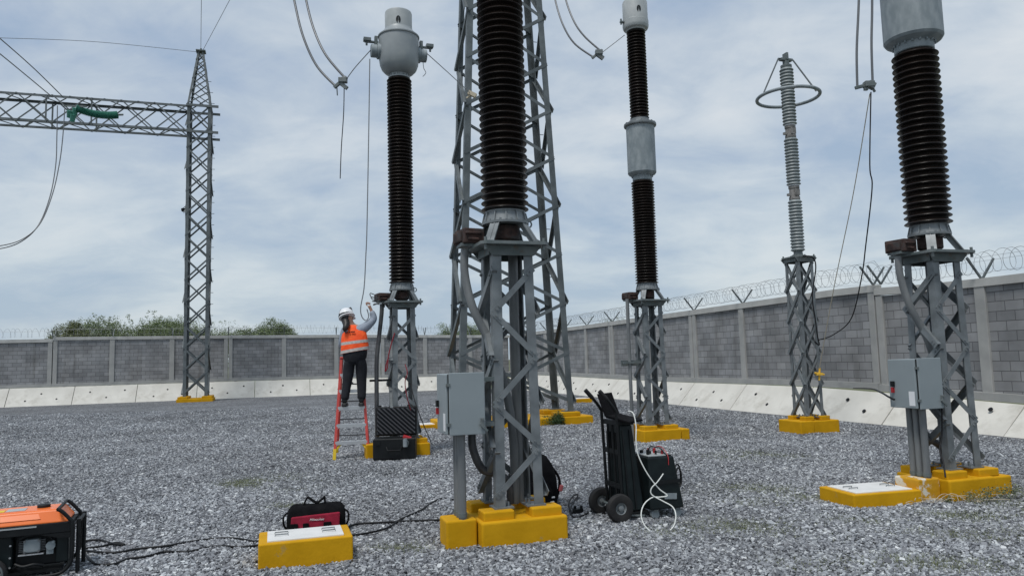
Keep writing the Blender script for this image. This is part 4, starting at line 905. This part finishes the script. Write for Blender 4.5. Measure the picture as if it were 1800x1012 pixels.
# shirt sleeves
sv_ = [J['chest'], J['sh']+V(0, 0, -.03), J['ls'], J['ls'].lerp(J['le'], .5), J['le'], J['le'].lerp(J['lw'], .95), J['rs'], J['rs'].lerp(J['re'], .5), J['re'], J['re'].lerp(J['rw'], .85)]
se_ = [(0, 1), (1, 2), (2, 3), (3, 4), (4, 5), (1, 6), (6, 7), (7, 8), (8, 9)]
skin_mesh(sv_, se_, [.14, .115, .085, .076, .07, .048, .095, .09, .076, .05], 'shirt', M['shirt'], PW, 2, root_i=1)
# vest
b = MB(); b.loft([((.01, .03, .985, .04), .255, .18), ((.008, .03, 1.08, .035), .252, .178), ((.0, .035, 1.20, .02), .242, .17), ((-.005, .04, 1.32, .01), .225, .155), ((-.025, .04, 1.41, .0), .165, .12), ((-.035, .04, 1.455, 0), .115, .095), ((-.04, .04, 1.475, 0), .07, .07)], 32)
vs_ = b.build('safety_vest', M['vest'], PW, smooth=60)
for z, s1_, rx, ry, lab in ((1.015, .04, .260, .185, 0), (1.155, .027, .251, .176, 0)):
    b = MB(); b.loft([((.008, .032, z-.027, s1_), rx, ry), ((.006, .032, z+.027, s1_), rx-.001, ry-.001)], 32); b.build('reflective_band', M['reflect'], vs_, smooth=60)
b = MB()
for (x, y0_, z, w_) in ((-.12, -.128, 1.335, .05), (-.06, -.135, 1.34, .03), (.0, -.135, 1.345, .07)):
    b.obox((x, y0_+.0, z), (w_, .012, .02))
b.build('printed_mark', M['black'], vs_)
# helmet
Hm = Matrix.Translation(J['crown']+V(-.0, -.005, -.03)) @ Matrix.Rotation(R(-18), 4, 'Y') @ Matrix.Rotation(R(-22), 4, 'X')
b = MB(); b.lathe([(.150, -.045), (.142, -.03), (.138, .01), (.128, .055), (.10, .10), (.06, .125), (.01, .132)], 32); b.xform(Hm); hel = b.build('helmet', M['white'], PW, smooth=50)
b = MB(); b.taper((.04, .125), .19, .09, .12, .03, -.05, -.035, 0, .03); b.xform(Hm); b.build('visor', M['white'], hel, bevel=.006)
b = MB(); b.lathe([(.1435, -.028), (.1425, -.0), (.140, .0), (.141, -.028)], 32, capb=False, capt=False); 
b.xform(Hm @ Matrix.Rotation(R(8), 4, 'Y')); b.build('goggle_strap', M['black'], hel, smooth=60)
b = MB(); b.obox((.09, .02, .10), (.07, .08, .05)); b.xform(Hm); b.build('headlamp', M['black'], hel, bevel=.008)
b = MB(); b.tube([Hm @ V(0, 0, .137), Hm @ V(-.07, -.06, .11), Hm @ V(-.11, -.09, .02)], .007, 5); b.build('helmet_edge', M['black'], hel)
# hair
b = MB(); b.tube([J['head']+V(-.02, -.02, .03), J['head']+V(-.035, -.045, -.03), V(-.125, -.08, 1.48), V(-.13, -.125, 1.43), V(-.15, -.145, 1.39), V(-.14, -.14, 1.35)], [.085, .075, .062, .055, .042, .02], 14); b.build('hair', M['hair'], PW, smooth=70)
for s, a, t in ((-1, 'la', 'lt'), (1, 'ra', 'rt')):
    b = MB(); p = J[a]; b.taper((p.x, p.y+.05), .10, .27, .085, .20, 0, .07, 0, -.01); b.taper((p.x, p.y-.0), .09, .11, .088, .10, .07, .16); b.build('boot', M['black'], PW, bevel=.02, seg=3)

# ------------------------------------------------------------------ open black case
CC = thing('hard_case', 'open black hard case standing at the foot of the pedestal next to the ladder', 'case', (-2.13, 13.10, .02), R(4))
b = MB(); b.box(-.37, .37, 0, .42, 0, .36); b.build('case_body', M['black'], CC, bevel=.02, seg=3)
b = MB(); 
Lm = Matrix.Translation((0, .44, .37)) @ Matrix.Rotation(R(-8), 4, 'X')
b.box(-.37, .37, 0, .09, 0, .52); b.xform(Lm); lid = b.build('case_lid', M['black'], CC, bevel=.02, seg=3)
# egg-crate foam inside lid
b = MB(); nx, nz = 8, 6; fv = []; ff_ = []
for j in range(nz*2+1):
    for i in range(nx*2+1):
        x = -.34+.68*i/(nx*2); z = .03+.46*j/(nz*2); yv = -.002-.06*(1 if (i % 2 == 0) == (j % 2 == 0) else 0); fv.append((x, yv, z))
W_ = nx*2+1
ff_ = [(j*W_+i, j*W_+i+1, (j+1)*W_+i+1, (j+1)*W_+i) for j in range(nz*2) for i in range(nx*2)]
b.add(fv, ff_); b.xform(Lm); b.build('egg_crate_foam', M['foam'], lid)
b = MB(); b.tube([(-.13, -.01, .22), (-.11, -.045, .16), (.11, -.045, .16), (.13, -.01, .22)], .013, 8); b.build('handle', M['black'], CC)
for x in (-.27, .25):
    MB().box(x-.03, x+.03, -.014, .0, .25, .35).build('latch', M['black'], CC, bevel=.005)
b = MB()
for x in (-.3, -.05, .22): b.obox(Lm @ V(x, .05, .53), (.05, .06, .04))
b.build('lid_latch', M['black'], lid)
b = MB(); b.obox((.22, .08, .385), (.15, .10, .06), Matrix.Rotation(.3, 3, 'Y')); tag(b.build('red_pouch', M['redpl'], None, bevel=.015), 'small red pouch lying on the right rim of the open black case', 'pouch')
bpy.data.objects['red_pouch'].location = (-2.13, 13.10, .0)
b = MB(); b.cyl((0, 0, 0), (0, 0, .12), .04, 14); b.cyl((0, 0, .12), (0, 0, .14), .03, 14)
o = b.build('grey_flask', M['tank'], None, smooth=40); o.location = (-1.93, 13.06, .24); tag(o, 'small metal flask clipped to the case front below the red pouch', 'flask')
MB().tube(spline([(0, 0, .1), (.05, 0, .09), (.05, 0, .03), (0, 0, .02)], 4), .006, 5).build('strap', M['galv_dark'], o)
# red test leads on pedestal 2
line('red_cable', 'red test lead hanging down the left front leg of the pedestal by the ladder', 'cable', [at(694, 585, 13.62), at(688, 604, 13.6), at(683, 625, 13.58), at(681, 645, 13.58), at(677, 652, 13.58), at(680, 636, 13.58), at(684, 628, 13.58)], .011, M['redlead'])
line('red_cable', 'red test lead looped round the right leg of the pedestal by the ladder', 'cable', [at(712, 640, 13.55), at(716, 655, 13.5), at(712, 672, 13.5), at(716, 700, 13.5), at(722, 720, 13.55)], .009, M['redlead'])
line('test_lead', 'dark lead slanting from the ladder pedestal to the gravel', 'cable', [at(722, 672, 13.5), at(728, 700, 13.3), at(742, 740, 13.1), gp(760, 782)], .009, M['cable'])
b = MB()
for k in range(4):
    p = at(663+k*2, 520+k*4, 13.6); b.tube(spline([p, p+V(-.12, -.03, .05-.03*k), p+V(-.10, -.05, -.02), p+V(-.02, 0, -.03)], 5), .009, 5)
tag(b.build('wire_bundle', M['pipe_dark']), 'loose stubs of wire by the rusty box above the worker hand', 'wires')

# ------------------------------------------------------------------ tool bag
BG = thing('tool_bag', 'black tool bag with crimson front pocket behind the yellow box', 'bag', (-2.06, 7.74, .0), R(12))
BG.scale = (.95, .95, .96)
b = MB(); nb = 16
secs = [((0, 0, .0), .29, .13), ((0, 0, .06), .305, .14), ((0, 0, .17), .305, .14), ((0, 0, .245), .295, .12), ((0, .01, .285), .27, .08), ((0, .01, .30), .25, .03)]
def rbox(b, secs, n=28, e=.38):
    vs = []; 
    for c, rx, ry in secs:
        for j in range(n):
            t = 2*math.pi*j/n; ct_, st_ = math.cos(t), math.sin(t); vs.append((c[0]+rx*math.copysign(abs(ct_)**e, ct_), c[1]+ry*math.copysign(abs(st_)**e, st_), c[2]+.006*math.sin(5*t+c[2]*30)))
    fs = []
    for i in range(len(secs)-1):
        for j in range(n): fs.append((i*n+j, i*n+(j+1) % n, (i+1)*n+(j+1) % n, (i+1)*n+j))
    fs += [tuple(range(n-1, -1, -1)), tuple(range((len(secs)-1)*n, len(secs)*n))]; return b.add(vs, fs)
rbox(b, secs).build('bag_body', M['fabric_black'], BG, smooth=50)
b = MB(); b.hexa([(-.26, -.16, .02), (.24, -.16, .02), (.24, -.13, .02), (-.26, -.13, .02), (-.25, -.152, .20), (.25, -.152, .225), (.25, -.125, .225), (-.25, -.125, .20)]); pk_ = b.build('front_pocket', M['fabric_red'], BG, bevel=.015)
for x0_, x1_ in ((-.26, -.18), (-.13, -.07), (.08, .16)): MB().box(x0_, x1_, -.172, -.158, .015, .135).build('tool_loop', M['fabric_black'], BG, bevel=.004)
fc = bpy.data.curves.new('bag_lettering', 'FONT'); fc.body = 'Milwaukee'; fc.size = .034; fc.shear = .35; fc.extrude = .002; fc.align_x = 'CENTER'
fo = bpy.data.objects.new('lettering', fc); COL.objects.link(fo); fo.parent = pk_; fo.location = (.01, -.160, .155); fo.rotation_euler = (R(85), 0, R(0))
bpy.context.view_layer.update(); lm_ = bpy.data.meshes.new_from_object(fo.evaluated_get(bpy.context.evaluated_depsgraph_get())); lo_ = bpy.data.objects.new('lettering_mesh', lm_)
COL.objects.link(lo_); lo_.parent = pk_; lo_.location = fo.location; lo_.rotation_euler = fo.rotation_euler; bpy.data.objects.remove(fo); lo_.name = 'lettering'; lm_.materials.clear(); lm_.materials.append(M['logo'])
for y in (-.03, .03):
    MB().tube(spline([(-.14, y, .28), (-.10, y, .36), (-.08, y, .365), (-.02, y, .32), (.02, y, .315), (.07, y, .35), (.085, y, .36), (.09, y, .28)], 5), .009, 6).build('carry_handle', M['fabric_black'], BG, smooth=60)
for s in (-1, 1): MB().tube(spline([(s*.27, -.02, .24), (s*.33, -.05, .2), (s*.335, -.06, .12), (s*.30, -.05, .06)], 5), .011, 6).build('strap', M['fabric_black'], BG, smooth=60)

# ------------------------------------------------------------------ backpack behind foreground pedestal
BP = thing('backpack', 'black backpack with a pink tag on the gravel behind the foreground pedestal', 'backpack', (.17, 8.85, 0), R(12)); BP.scale = (1.16, 1.1, 1.1)
b = MB(); rbox(b, [((0, 0, 0), .24, .15), ((0, 0, .1), .255, .165), ((.0, .0, .28), .245, .155), ((.01, .02, .42), .205, .12), ((.01, .03, .50), .15, .08), ((.01, .03, .54), .07, .04)], 28, .55); b.build('pack_body', M['fabric_black'], BG if 0 else BP, smooth=60)
b = MB(); rbox(b, [((0, -.14, .04), .17, .05), ((0, -.15, .14), .175, .055), ((0, -.14, .24), .14, .04), ((0, -.13, .27), .08, .02)], 20, .5); b.build('front_pocket', M['fabric_black'], BP, smooth=60)
MB().tube(spline([(.20, -.02, .40), (.27, -.05, .28), (.27, -.06, .18), (.23, -.06, .04)], 6), .014, 6).build('shoulder_strap', M['fabric_black'], BP, smooth=60)
MB().tube(spline([(-.03, 0, .53), (-.02, 0, .58), (.04, 0, .58), (.05, 0, .53)], 4), .01, 6).build('top_loop', M['fabric_black'], BP, smooth=60)
b = MB(); b.obox((.285, -.07, .17), (.04, .03, .07), Matrix.Rotation(.3, 3, 'Y')); b.build('tag', mat('pink_tag', (.55, .13, .14), .6), BP, bevel=.01)
MB().obox((.16, -.17, .05), (.05, .03, .02)).build('buckle', M['white'], BP, bevel=.004); MB().obox((.17, -.17, .10), (.045, .03, .015)).build('buckle', M['white'], BP, bevel=.004)

# ------------------------------------------------------------------ trolley with test sets
CT = thing('hand_truck', 'black hand truck with two pneumatic wheels and slanted handles', 'trolley', (.98, 8.02, 0), YAW)
for s, y in ((-1, -.23), (1, .23)):
    wh = MB(); r = .145; n = 40
    prof = []
    wv = MB(); rg = []
    for k in range(n):
        t = 2*math.pi*k/n
        rg.append(t)
    # tyre: lathe about local y
    tp_ = MB(); tp_.lathe([(.060, -.03), (.100, -.042), (.132, -.036), (.145, -.018), (.147, 0), (.145, .018), (.132, .036), (.100, .042), (.060, .03)], 40, capb=False, capt=False)
    tp_.xform(Matrix.Translation((0, y, r)) @ Matrix.Rotation(R(90), 4, 'X'))
    wheel = thing('wheel', None, None); wheel.parent = CT; del_ = None
    tp_.build('tyre', M['rubber'], wheel, smooth=40)
    rm = MB(); rm.lathe([(.076, -.024), (.068, -.026), (.062, -.012), (.035, -.012), (.030, -.03), (.012, -.034), (.004, -.034)], 30, capb=False, capt=False); rm.xform(Matrix.Translation((0, y, r)) @ Matrix.Rotation(R(90) if y > 0 else R(-90), 4, 'X')); rm.xform(Matrix.Translation((0, 0, 0)))
    rm2 = MB(); rm2.lathe([(.063, -.030), (.052, -.022), (.047, -.006), (.030, -.006), (.026, -.034), (.010, -.038), (.001, -.038)], 30, capb=False, capt=True); rm2.xform(Matrix.Translation((0, y, r)) @ Matrix.Rotation(R(-90), 4, 'X'))
    rm2.build('rim', M['galv'], wheel, smooth=35)
    rm3 = MB(); rm3.lathe([(.063, -.030), (.052, -.022), (.047, -.006), (.030, -.006), (.026, -.034), (.010, -.038), (.001, -.038)], 30, capb=False, capt=True); rm3.xform(Matrix.Translation((0, y, r)) @ Matrix.Rotation(R(90), 4, 'X')); rm3.build('rim', M['galv'], wheel, smooth=35)
MB().cyl((0, -.23, .145), (0, .23, .145), .014, 8).build('axle', M['galv_dark'], CT)
for y in (-.17, .2):
    MB().tube(spline([(.06, y, .10), (.05, y, .5), (.03, y, 1.05), (.02, y, 1.13), (-.06, y, 1.24), (-.15, y, 1.34)], 5), .017, 9).build('upright', M['black'], CT, smooth=60)
    MB().tube([(-.075, y, 1.257), (-.155, y, 1.345)], .024, 9).build('grip', M['rubber'], CT, smooth=60)
for z in (.35, .7, 1.0):
    MB().bar((.045, -.17, z), (.045, .2, z), .05, .02, (1, 0, 0)).build('crossbar', M['black'], CT)
MB().tube([(.05, -.08, .12), (.03, -.06, .98)], .012, 6).build('slat', M['black'], CT); MB().tube([(.05, .08, .12), (.03, .06, .98)], .012, 6).build('slat', M['black'], CT)
b = MB(); b.box(.04, .34, -.2, .22, .07, .09); b.build('toe_plate', M['black'], CT)
MB().tube([(-.0, -.19, .02), (.1, -.19, .06), (.3, -.19, .04)], .012, 6).build('kick_bar', M['galv_dark'], CT)
T1 = thing('tall_case', 'tall dark ribbed instrument case strapped on the hand truck', 'instrument', (.98, 8.02, 0), YAW, 'test instruments')
b = MB(); b.hexa([(.07, -.19, .095), (.30, -.20, .095), (.30, .2, .095), (.07, .19, .095), (.06, -.16, .98), (.21, -.16, .98), (.21, .17, .98), (.06, .17, .98)]); b.build('case_body', M['blackgreen'], T1, bevel=.018, seg=3)
for k in range(6):
    MB().box(.10+.0, .125, -.205-.0, -.19, .15, .16) if 0 else None
b = MB()
for k in range(5): b.box(.055-.01, .07, -.15+.065*k, -.12+.065*k, .70, .90)
b.build('rib', M['black'], T1, bevel=.004)
b = MB()
for x_ in (.12, .2): b.bar((x_+.0, -.199, .12), (x_-.03, -.165, .93), .012, .02, (0, 1, 0))
b.build('strap', M['black'], T1)
b = MB(); b.box(.045, .225, -.175, .185, .98, 1.03); b.build('case_cap', M['black'], T1, bevel=.01)
T2 = thing('test_instrument', 'boxy dark test instrument with pale control top standing right of the hand truck', 'instrument', (.98, 8.02, 0), YAW, 'test instruments')
b = MB(); b.hexa([(.33, -.27, .10), (.73, -.27, .10), (.73, .14, .10), (.33, .14, .10), (.33, -.25, .64), (.64, -.25, .64), (.64, .12, .64), (.33, .12, .64)]); b.build('case_body', M['blackgreen'], T2, bevel=.02, seg=3)
b = MB(); b.box(.345, .56, -.235, .11, 0.641, 0.655); b.build('control_panel', M['white_head'], T2, bevel=.004)
b = MB(); b.box(.57, .615, -.24, .11, 0.641, 0.652); b.build('panel_edge', M['black'], T2)
for (x, y, r, h, mm) in ((.39, -.15, .018, .05, 'black'), (.44, -.1, .014, .03, 'black'), (.47, -.17, .012, .04, 'black'), (.52, -.05, .016, .05, 'redpl'), (.40, .02, .02, .03, 'black'), (.5, .05, .012, .04, 'redpl'), (.54, -.18, .012, .04, 'redpl')):
    MB().cyl((x, y, 0.655), (x, y, 0.655+h), r, 12).build('knob', M[mm], T2, smooth=40)
MB().tube(spline([(.39, -.15, 0.700), (.42, -.16, 0.740), (.47, -.15, 0.730), (.52, -.2, 0.710), (.56, -.235, 0.640), (.58, -.26, .60)], 5), .006, 5).build('lead', M['cable'], T2)
MB().tube(spline([(.52, -.05, 0.700), (.54, -.1, 0.730), (.56, -.18, 0.710), (.57, -.25, 0.640), (.565, -.265, .55)], 5), .005, 5).build('lead', M['redpl'], T2)
MB().tube(spline([(.38, .02, 0.680), (.42, 0, 0.715), (.48, 0, 0.710), (.5, .05, 0.680)], 5), .006, 5).build('lead', M['white'], T2)
b = MB(); b.box(.36, .69, -.276, -.264, .36, .40); b.build('trim', M['black'], T2)
b = MB(); b.bar((.50, -.272, .235), (.64, -.272, .225), .06, .006, (0, 1, 0)); b.build('data_plate', M['tank'], T2)
MB().tube([(.715+.045*math.cos(t), -.2+.02*math.cos(t), .40+.10*math.sin(t)) for t in [2*math.pi*k/20 for k in range(20)]], .010, 6, closed=True).build('cable_coil', M['cable'], T2, smooth=60)
MB().tube([(.72+.05*math.cos(t), -.17+.02*math.cos(t), .42+.115*math.sin(t)) for t in [2*math.pi*k/20 for k in range(20)]], .009, 6, closed=True).build('cable_coil', M['cable'], T2, smooth=60)
for x, y in ((.40, -.22), (.66, -.22), (.40, .1), (.66, .1)):
    c_ = MB(); c_.lathe([(.015, -.02), (.045, -.02), (.05, 0), (.045, .02), (.015, .02)], 18); c_.xform(Matrix.Translation((x, y, .052)) @ Matrix.Rotation(R(90), 4, 'X')); cs_ = c_.build('caster', M['tank'], T2, smooth=40)
    MB().box(x-.02, x+.03, y-.03, y+.03, .075, .10).build('caster_fork', M['galv_dark'], T2)
LP = thing('laptop', 'open black laptop resting on top of the trolley handles', 'laptop', (.98, 8.02, 0), -R(34))
b = MB(); tilt = Matrix.Translation((.06, .09, 1.05)) @ Matrix.Rotation(R(12), 4, 'Y'); b.box(-.04, .24, -.17, .17, 0, .022); b.xform(tilt); b.build('keyboard_base', M['fabric_black'], LP, bevel=.005)
b = MB(); b.box(-.012, 0, -.17, .17, 0, .25); b.xform(tilt @ Matrix.Translation((-.04, 0, .015)) @ Matrix.Rotation(R(-32), 4, 'Y')); b.build('screen', M['fabric_black'], LP, bevel=.004)
line('white_hose', 'white hose hanging in a figure of eight in front of the test instrument', 'hose', [at(1104, 722, 7.75), at(1113, 726, 7.7), at(1118, 748, 7.65), at(1118, 775, 7.6), at(1122, 800, 7.58), at(1138, 832, 7.56), at(1158, 858, 7.56), at(1173, 870, 7.56), at(1160, 873, 7.55), at(1146, 874, 7.54), at(1132, 886, 7.5), at(1127, 905, 7.45), at(1134, 924, 7.4), at(1150, 936, 7.36), at(1170, 936, 7.36), at(1184, 924, 7.38), at(1188, 905, 7.42), at(1182, 890, 7.48), at(1165, 880, 7.52), at(1146, 869, 7.54), at(1145, 858, 7.54), at(1156, 846, 7.54), at(1166, 832, 7.56)], .0062, M['whitehose'], seg=6)
line('black_cord', 'black cord lying coiled between the centre footing and the wheels', 'cable', [gp(1006, 905)+V(0, 0, .02), gp(1000, 893)+V(0, 0, .05), gp(1008, 880)+V(0, 0, .06), gp(1016, 876)+V(0, 0, .04), gp(1002, 898)+V(0, 0, .02), gp(1010, 912)+V(0, 0, .02), gp(1030, 906)+V(0, 0, .02), gp(1050, 893)+V(0, 0, .03)], .010, M['cable'])
b = MB(); q = gp(1016, 903); b.obox(q+V(0, 0, .035), (.10, .06, .05), Matrix.Rotation(.5, 3, 'Z')); b.cyl(q+V(-.03, 0, .05), q+V(-.03, 0, .09), .016, 8); b.cyl(q+V(.04, .01, .05), q+V(.04, .01, .09), .016, 8); tag(b.build('plug_block', M['black']), 'small black socket block on the gravel left of the wheels', 'socket')

# ------------------------------------------------------------------ generator
GN = thing('generator', 'orange and black portable generator on wheels in the bottom left corner', 'generator', (-3.73, 6.36, .0), R(23))
def ring_frame(x):
    return spline([(x, .02, .04), (x, .0, .12), (x, 0, .50), (x, .03, .555), (x, .12, .575), (x, .40, .575), (x, .48, .555), (x, .5, .45), (x, .5, .1), (x, .48, .04), (x, .4, .03), (x, .1, .03)], 4, True)
for y in (0, .5):
    MB().tube(spline([(-.72, y, .03), (-.3, y, .03), (-.12, y, .032), (-.05, y, .07), (-.012, y, .14), (-.01, y, .25), (-.01, y, .44), (-.035, y, .49), (-.09, y, .555), (-.125, y, .575)], 5), .0155, 10).build('side_frame', M['black'], GN, smooth=60)
for x, z in ((-.12, .575), (-.012, .42), (-.06, .065)):
    MB().cyl((x, 0, z), (x, .5, z), .013, 10).build('cross_tube', M['black'], GN, smooth=60)
b = MB(); b.hexa([(-.24, .010, .374), (-.10, .010, .33), (-.02, .010, .33), (-.02, .010, .374), (-.24, .030, .374), (-.10, .030, .33), (-.02, .030, .33), (-.02, .030, .374)]); b.build('corner_gusset', M['black'], GN)
b = MB(); b.box(-.72, -.02, .03, .47, .40, .455); b.box(-.72, -.02, .012, .03, .375, .462); sh_ = b.build('tank_surround', M['black'], GN, bevel=.006)
MB().box(-.60, -.27, .008, .0115, .438, .450).build('lettered_strip', M['white_head'], sh_)
b = MB(); b.hexa([(-.70, .03, .456), (-.04, .03, .456), (-.04, .47, .456), (-.70, .47, .456), (-.63, .10, .565), (-.115, .10, .565), (-.115, .42, .565), (-.63, .42, .565)]); tk = b.build('fuel_tank', M['orange'], GN, bevel=.018, seg=3)
b = MB(); b.lathe([(.05, .56), (.05, .585), (.042, .592), (.01, .594)], 24, (-.26, .27)); b.build('fuel_cap', M['black'], tk, smooth=40)
b = MB(); b.hexa([(-.60, .050, .50), (-.25, .050, .50), (-.25, .062, .50), (-.60, .062, .50), (-.58, .082, .54), (-.27, .082, .54), (-.27, .088, .54), (-.58, .088, .54)]); b.build('tank_emboss', M['orange'], tk)
MB().box(-.52, -.38, .16, .30, .5655, .568).build('warning_label', M['white_head'], tk); MB().box(-.60, -.53, .16, .26, .5655, .568).build('warning_label', M['yellow_foot'], tk)
b = MB(); b.box(-.71, -.44, .05, .45, .09, .42); b.build('alternator_housing', M['blackgreen'], GN, bevel=.03, seg=3)
b = MB(); b.box(-.44, -.10, .12, .42, .10, .38); b.build('engine_block', M['black'], GN, bevel=.015)
b = MB(); b.box(-.365, -.245, .045, .13, .225, .335); b.build('cylinder_head', M['tank'], GN, bevel=.012)
b = MB()
for k in range(7): b.box(-.40, -.21, .07, .12, .235+.014*k, .240+.014*k)
for x, z in ((-.355, .235), (-.255, .235), (-.355, .325), (-.255, .325)): b.cyl((x, .045, z), (x, .033, z), .009, 8)
b.build('cooling_fin', M['alu'], GN)
b = MB(); b.box(-.40, -.22, .05, .1, .205, .215); b.build('bright_bracket', M['alu_bright'], GN)
b = MB(); b.cyl((-.17, .10, .27), (-.17, .04, .27), .035, 16); b.box(-.20, -.15, .05, .09, .20, .25); b.cyl((-.15, .06, .30), (-.15, .03, .30), .012, 8); b.build('carburettor', M['tank'], GN, smooth=40)
b = MB(); b.box(-.13, -.04, .05, .44, .12, .40); b.build('side_panel', M['blackgreen'], GN, bevel=.01)
b = MB(); b.tube(spline([(-.42, .06, .14), (-.36, .03, .12), (-.28, .03, .13), (-.22, .05, .11)], 5), .014, 8); b.build('hose', M['black'], GN, smooth=60); b = MB(); b.tube(spline([(-.40, .05, .33), (-.37, .03, .36), (-.3, .04, .375), (-.2, .05, .36), (-.16, .05, .32)], 5), .010, 8); b.build('hose', M['black'], GN, smooth=60)
b = MB(); b.box(-.60, -.1, .06, .44, .05, .07); b.build('base_tray', M['black'], GN)
for z in (.12, .2, .3, .38): MB().cyl((-.455, .045, z), (-.455, .052, z), .008, 8).build('bolt', M['alu_bright'], GN)
tp_ = MB(); tp_.lathe([(.06, -.03), (.115, -.035), (.13, -.02), (.13, .02), (.115, .035), (.06, .03)], 36); tp_.xform(Matrix.Translation((-.58, -.06, .10)) @ Matrix.Rotation(R(90), 4, 'X'))
gw = thing('wheel', None, None); gw.parent = GN; tp_.build('tyre', M['rubber'], gw, smooth=40)
b = MB()
b.lathe([(.03, .032), (.03, .05), (.02, .055), (.005, .055)], 16)
for k in range(5):
    a = 2*math.pi*k/5; b.bar((.03*math.cos(a), .03*math.sin(a), .040), (.10*math.cos(a), .10*math.sin(a), .040), .025, .01, (0, 0, 1))
b.lathe([(.092, .030), (.098, .045), (.108, .045), (.112, .030)], 30, capb=False, capt=False)
b.xform(Matrix.Translation((-.58, -.06, .10)) @ Matrix.Rotation(R(90), 4, 'X')); b.build('rim', M['galv_dark'], gw, smooth=40)
MB().cyl((-.58, -.05, .10), (-.58, .5, .10), .012, 8).build('axle', M['galv_dark'], GN)
for y in (.06, .44): MB().tube([(.028, y, .02), (.028, y, .47)], .017, 8).build('folding_handle', M['black'], GN, smooth=60)
MB().cyl((.028, .06, .45), (.028, .44, .45), .014, 8).build('folding_handle', M['black'], GN, smooth=60)
b = MB(); b.box(-.22, -.18, .0, .05, -.0, .03); b.build('rubber_foot', M['rubber'], GN)
o = MB().box(-.45, .05, -.15, .45, -.03, .03).build('paving_slab', M['asph'], None, bevel=.01); o.location = (-3.66, 6.30, -.03); o.rotation_euler = (0, 0, R(23)); tag(o, 'flat grey paving slab under the generator', 'paving slab')
GN.scale = (1, .92, .97)
# cables on gravel
def ground_cable(lab, P, r=.011, lift=.026):
    pts = [gp(a, c)+V(0, 0, lift+(d if len(t) > 2 else 0)) for t in P for a, c, d in [(t+(0,))[:3]]]
    line('extension_cable', lab, 'cable', pts, r, M['cable'], grp='black cables on the gravel', n=6)
ground_cable('black cable looping out of the generator and back on the gravel', [(148, 955), (175, 953), (200, 960), (218, 961), (205, 958), (180, 964), (150, 968)])
ground_cable('upper black cable from the generator to the yellow box', [(148, 972), (190, 976), (215, 974), (240, 969), (290, 964), (330, 957), (375, 951), (410, 950), (450, 956), (470, 957)])
ground_cable('lower black cable from the generator to the yellow box', [(149, 978), (160, 990), (172, 997), (200, 996), (225, 987), (260, 982), (290, 974), (330, 974), (380, 964), (420, 966), (458, 962)])
ground_cable('black cable from the yellow box rising towards the centre pedestal', [(612, 945), (640, 942), (680, 932), (705, 916), (740, 900), (760, 886), (780, 879), (800, 882)])
ground_cable('black cable lying straight between yellow box and centre footing', [(600, 936), (622, 926), (650, 923), (690, 921), (730, 919), (786, 917)])

# ------------------------------------------------------------------ weeds
def grass(name, lab, spots, n, hgt, cat='grass', kind='stuff', sp=1.0):
    c = np.array([(p.x, p.y) for p, _, _ in spots]); sg = np.array([(a, b_) for _, a, b_ in spots])
    wts = sg[:, 0]*sg[:, 1]; idx = rng.choice(len(spots), n, p=wts/wts.sum())
    # clumps
    cl_ = c[idx]+rng.normal(size=(n, 2))*sg[idx]*.95; g_ = np.round((cl_+.03*np.sin(cl_[:, ::-1]*31))/.07)*.07; pos = g_+rng.normal(0, .03, (n, 2))
    h = hgt*rng.uniform(.4, 1.2, n); a = rng.uniform(0, 2*np.pi, n); lean = rng.uniform(.2, 1.0, n)*h
    w_ = .0028; dx, dy = np.cos(a), np.sin(a)
    base = np.c_[pos, np.full(n, .0)]
    side = np.c_[-dy, dx, np.zeros(n)]*w_
    tip = base+np.c_[dx*lean, dy*lean, h]
    v = np.stack([base-side, base+side, tip+side*.2, tip-side*.2], 1).reshape(-1, 3)
    o = pymesh(name, v, np.arange(4*n).reshape(-1, 4), M['grass'], np.repeat(rng.random(n), 4)); return tag(o, lab, cat, kind=kind)
SP = [(gp(470, 845), .35, .35), (gp(530, 860), .2, .15), (gp(420, 850), .2, .2), (gp(1020, 918), .07, .05), (gp(1300, 860), .5, .25), (gp(1420, 920), .6, .22), (gp(1560, 915), .5, .15), (gp(1700, 905), .45, .15), (gp(1780, 880), .4, .3),
      (gp(1250, 930), .45, .2), (gp(1500, 990), .5, .15), (gp(1700, 990), .5, .15), (gp(1340, 800), .5, .35), (gp(690, 965), .3, .12), (gp(1750, 940), .4, .15), (gp(1620, 940), .5, .12), (gp(1390, 880), .5, .2), (gp(500, 890), .25, .1)]
grass('grass', 'thin patches of grass growing through the gravel', SP, 42000, .026)
wd = thing('weed_clump', 'dark green weed clump against the front of the big tower footing', 'weed', (gp(967, 747).x, gp(967, 747).y-.05, 0), 0)
leaves([(-.18, 0, .09), (-.05, .02, .10), (.08, 0, .11), (.20, 0, .17), (.24, .03, .10), (-.26, 0, .06)], [.12, .13, .12, .15, .12, .09], 4200, .02, 'leaf_dark', wd, 'foliage', 1.0)
MB().tube([(0, 0, 0), (.05, 0, .1), (.14, 0, .2)], .008, 5).build('stem', M['bark'], wd)
wd2 = thing('dry_weeds', 'straggling dry weeds at the front of the flaking right footing', 'weed', (gp(1650, 885).x, gp(1650, 885).y, 0), 0)
b = MB()
for k in range(26):
    a = random.uniform(0, 6.28); l_ = random.uniform(.1, .45); x0_ = random.uniform(-.3, .6); b.tube(spline([(x0_, 0, .01), (x0_+l_*.5*math.cos(a), .1*math.sin(a), random.uniform(.03, .12)), (x0_+l_*math.cos(a), .15*math.sin(a), random.uniform(.01, .1))], 4), .003, 4)
b.build('stalks', M['rope'], wd2)
leaves([(.1, -.02, .04), (.35, -.02, .06), (.55, .0, .08), (.75, .05, .08), (.9, .1, .1)], [.07, .09, .10, .1, .1], 900, .013, 'grass', wd2, 'foliage', .8)
